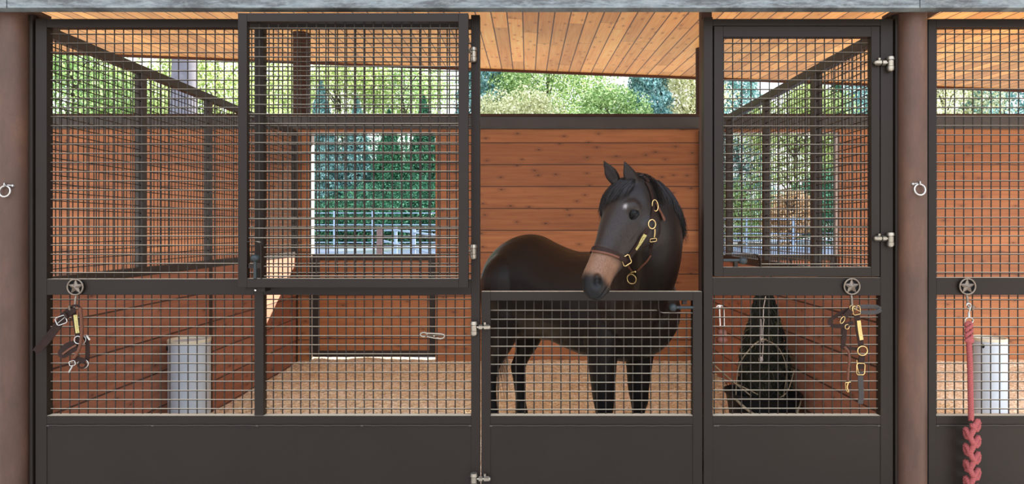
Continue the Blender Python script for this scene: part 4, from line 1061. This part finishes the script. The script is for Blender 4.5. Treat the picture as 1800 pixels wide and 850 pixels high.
# hedge of conifers seen through the rear openings
tree('conifer_tree', 'hazy blue green conifer at the left of the left rear opening', 565, 46, 5.2, 1.2, 12.5, 'leaf_blue', 'con', 11000, .30)
tree('conifer_tree', 'blue green conifer second from left in the left rear opening', 628, 47, 4.8, 1.0, 11.5, 'leaf_blue', 'con', 11000, .28)
tree('conifer_tree', 'dark green conifer in the middle of the left rear opening', 684, 44, 4.6, .9, 10.0, 'leaf_dark', 'con', 12000, .26)
tree('conifer_tree', 'dark green conifer at the right of the left rear opening', 745, 44, 4.8, .9, 11.0, 'leaf_dark', 'con', 12000, .26)
tree('hedge_shrub', 'low dark hedge behind the paddock fence, left opening', 655, 41, 9.0, .6, 4.0, 'leaf_dark', 'broad', 9000, .24, .1)
tree('hedge_shrub', 'low dark hedge seen behind the rear fence at its left end', 560, 42, 6.5, .6, 3.6, 'leaf_dark', 'broad', 7000, .24, .1)
tree('hedge_shrub', 'low dark hedge seen behind the rear fence at its right end', 760, 42, 6.0, .6, 5.5, 'leaf_dark', 'broad', 7000, .24, .1)
tree('broad_tree', 'broad blue green tree filling the left half of the left rear opening', 590, 52, 10.5, .8, 10.5, 'leaf_blue', 'broad', 16000, .30, fill=.4, blobs=70)
tree('broad_tree', 'broad dark green tree filling the right half of the left rear opening', 725, 51, 10.5, .8, 10.0, 'leaf_dark', 'broad', 16000, .28, fill=.4, blobs=70)
# strip above the rear wall
tree('large_tree', 'big grey tree trunk rising behind the left partition', 312, 16.5, 7, 10.5, 15, 'leaf_green', 'broad', 5000, .2, .50, .3, bark='bark')
tree('broad_tree', 'sunlit green tree above the wall at the far left', 130, 36, 9, 4.5, 13.5, 'leaf_green', 'broad', 9000, .26, fill=.3)
tree('broad_tree', 'airy lime tree just left of the big grey trunk', 235, 42, 8, 6, 14.5, 'leaf_lime', 'broad', 7000, .28, fill=.3)
tree('broad_tree', 'airy lime tree just right of the big grey trunk', 385, 40, 9, 6, 14.5, 'leaf_lime', 'broad', 8500, .26, fill=.3)
tree('broad_tree', 'thin bright tree above the wall behind the open mesh door, left', 480, 52, 8, 9, 17, 'leaf_lime', 'broad', 3500, .30, fill=.3)
tree('broad_tree', 'bright lime tree above the left rear opening', 600, 50, 10, 8, 17.5, 'leaf_lime', 'broad', 9500, .28, fill=.3)
tree('broad_tree', 'loose green tree above the right side of the left rear opening', 712, 53, 9, 8.5, 17, 'leaf_green', 'broad', 6000, .30, fill=.3)
tree('conifer_tree', 'blue green conifer beside the door jamb above the horse', 845, 43, 5.6, 6, 18.5, 'leaf_blue', 'con', 15000, .28)
tree('broad_tree', 'dense light green round tree above the horse back', 965, 46, 12.0, 7.5, 17.5, 'leaf_green', 'broad', 26000, .25, fill=.6, blobs=70)
tree('pale_shrub', 'cream coloured flowering tree low above the wall, left of the horse', 905, 40, 6.4, 5.5, 10.6, 'leaf_pale', 'broad', 10000, .24, fill=.5)
tree('broad_tree', 'bright green rounded tree above the horse head', 1068, 41, 5.8, 5, 11.8, 'leaf_green', 'broad', 12000, .22, fill=.6)
tree('conifer_tree', 'blue conifer right of the light green tree above the horse head', 1140, 44, 5.8, 6, 17, 'leaf_blue', 'con', 16000, .30)
tree('broad_tree', 'pale yellow tree above the wall next to the right jamb', 1212, 45, 6.2, 7, 15.0, 'leaf_pale', 'broad', 7500, .26, fill=.4)
tree('conifer_tree', 'blue conifer in the top left of the small mesh window', 1300, 52, 7.5, 3, 20, 'leaf_blue', 'con', 15000, .30)
tree('broad_tree', 'yellow green tree in the middle of the small mesh window', 1400, 44, 8, 2.5, 13.5, 'leaf_lime', 'broad', 11000, .26, fill=.4)
tree('conifer_tree', 'dark green conifer at the right of the small mesh window', 1470, 46, 5.5, 1.5, 13, 'leaf_dark', 'con', 11000, .28)
tree('rust_shrub', 'low tan and rust coloured shrub seen through the small mesh window', 1388, 34, 3.4, .7, 4.2, 'leaf_rust', 'broad', 4200, .2)
tree('broad_tree', 'loose blue green tree above the wall left of the right column', 1530, 50, 8, 6, 18, 'leaf_blue', 'broad', 8000, .28, fill=.4)
tree('broad_tree', 'pale tree above the wall just right of the right column', 1660, 47, 8, 6, 15, 'leaf_pale', 'broad', 8000, .26, fill=.4)
tree('conifer_tree', 'blue green conifer above the wall at the right edge', 1770, 46, 11, 4, 19.5, 'leaf_blue', 'con', 16000, .30)
tree('hedge_shrub', 'low green hedge seen through the small mesh window, left part', 1300, 40, 7, .6, 5.0, 'leaf_green', 'broad', 6500, .24, .1)
tree('hedge_shrub', 'low dark hedge seen through the small mesh window, right part', 1460, 40, 7, .6, 5.5, 'leaf_dark', 'broad', 6500, .24, .1)

def pipe_fence(label, pts, h, rails, r=.03, mat='fencemetal', step=2.4):
    T = thing('paddock_fence', label, 'fence', (pts[0][0], pts[0][1], zg(pts[0][1])))
    P3 = [Vector((x, y, zg(y))) for x, y in pts]
    mb = MB()
    for k in range(rails):
        z = h * (k + .8) / (rails - .2); mb.tube([p + Vector((0,0,z)) for p in P3], r, 6)
    mb.build('rails', M[mat], T, smooth=60)
    for a, b_ in zip(P3, P3[1:]):
        n = max(1, round((b_-a).length/step))
        for i in range(n):
            p = a.lerp(b_, i/n); m2 = MB(); m2.box(p.x-.05, p.x+.05, p.y-.05, p.y+.05, p.z-.1, p.z+h+.12); m2.build('post', M[mat], T)
    return T
pipe_fence('pale pipe fence running across the paddock in front of the hedge', [(X(520,37),37), (X(790,37),37)], 2.05, 6, .032)
pipe_fence('pale pipe fence slanting towards the barn on the right of the left opening', [(X(672,24),24), (X(772,13.5),13.5)], 1.35, 3, .035, step=3.4)
pipe_fence('pale pipe fence seen low through the small mesh window', [(X(1230,30),30), (X(1560,30),30)], 1.7, 5, .032)
mb = MB(); x = X(668,12); mb.cyl((x,12,-.05), (x,12,1.66), .085, .08, 16); t = mb.build('fence_post', M['fencewood'], loc=(x,12,0), smooth=50); tag(t, 'weathered brown post standing alone in the paddock, left opening', 'post')

# ================================================================== LIGHT, SKY, CAMERA
w = bpy.data.worlds.new('sky'); bpy.context.scene.world = w; w.use_nodes = True; nt = w.node_tree; L = nt.links.new
bg = nt.nodes['Background']; tc = nd(nt, 'ShaderNodeTexCoord'); sp = nd(nt, 'ShaderNodeSeparateXYZ'); L(tc.outputs['Generated'], sp.inputs[0])
col = ramp(nt, sp.outputs[2], [(0., (.86,.90,.97,1)), (.25, (.80,.88,1.,1)), (.7, (.50,.66,.96,1)), (1., (.36,.54,.90,1))])
cl = noise(nt, mapping(nt, tc.outputs['Generated'], (1,1,2.2)), 2.3, 6, .6)
col = mixc(nt, ramp(nt, cl, [(.42, 0.), (.62, .85)]), col, (1.0,.99,.97,1))
L(col, bg.inputs['Color'])
dt = nd(nt, 'ShaderNodeVectorMath', operation='DOT_PRODUCT'); L(tc.outputs['Generated'], dt.inputs[0]); dt.inputs[1].default_value = (0, -.85, .53)
lobe = ramp(nt, dt.outputs['Value'], [(.25, 0.), (.95, 1.)])          # added glow behind the camera, fills the fronts and stall interior
low = ramp(nt, sp.outputs[2], [(.02, 1.), (.24, 0.)])                 # sky dimmed low behind the camera to keep upright steel dark
isf = ramp(nt, math_n(nt, 'MULTIPLY', sp.outputs[1], -1.), [(.0, 0.), (.25, 1.)])
st_ = math_n(nt, 'ADD', math_n(nt, 'MULTIPLY', lobe, FRONT_FILL), SKY_BASE)
L(math_n(nt, 'MULTIPLY', st_, math_n(nt, 'SUBTRACT', 1., math_n(nt, 'MULTIPLY', math_n(nt, 'MULTIPLY', low, isf), .72))), bg.inputs['Strength'])
sd = bpy.data.lights.new('sun', 'SUN'); sd.energy = SUN; sd.color = (1.0, .93, .82); sd.angle = math.radians(.6)
so = bpy.data.objects.new('sun', sd); C.objects.link(so)
so.rotation_euler = Vector((-1, -.79, -.52)).to_track_quat('-Z', 'Y').to_euler()
cd = bpy.data.cameras.new('camera'); cam = bpy.data.objects.new('camera', cd); C.objects.link(cam)
cam.location = (0, -CAM_D, EYE); cam.rotation_euler = (PI/2, 0, 0)
cd.sensor_width = 36; cd.lens = S*CAM_D/1800*36; cd.shift_x = (900-PX0)/1800; cd.shift_y = (PY0-425)/1800
cd.clip_start = .05; cd.clip_end = 400
bpy.context.scene.camera = cam
vs_ = bpy.context.scene.view_settings; vs_.view_transform = 'Standard'; vs_.look = 'None'; vs_.exposure = EXPO; vs_.gamma = 1; vs_.use_curve_mapping = False
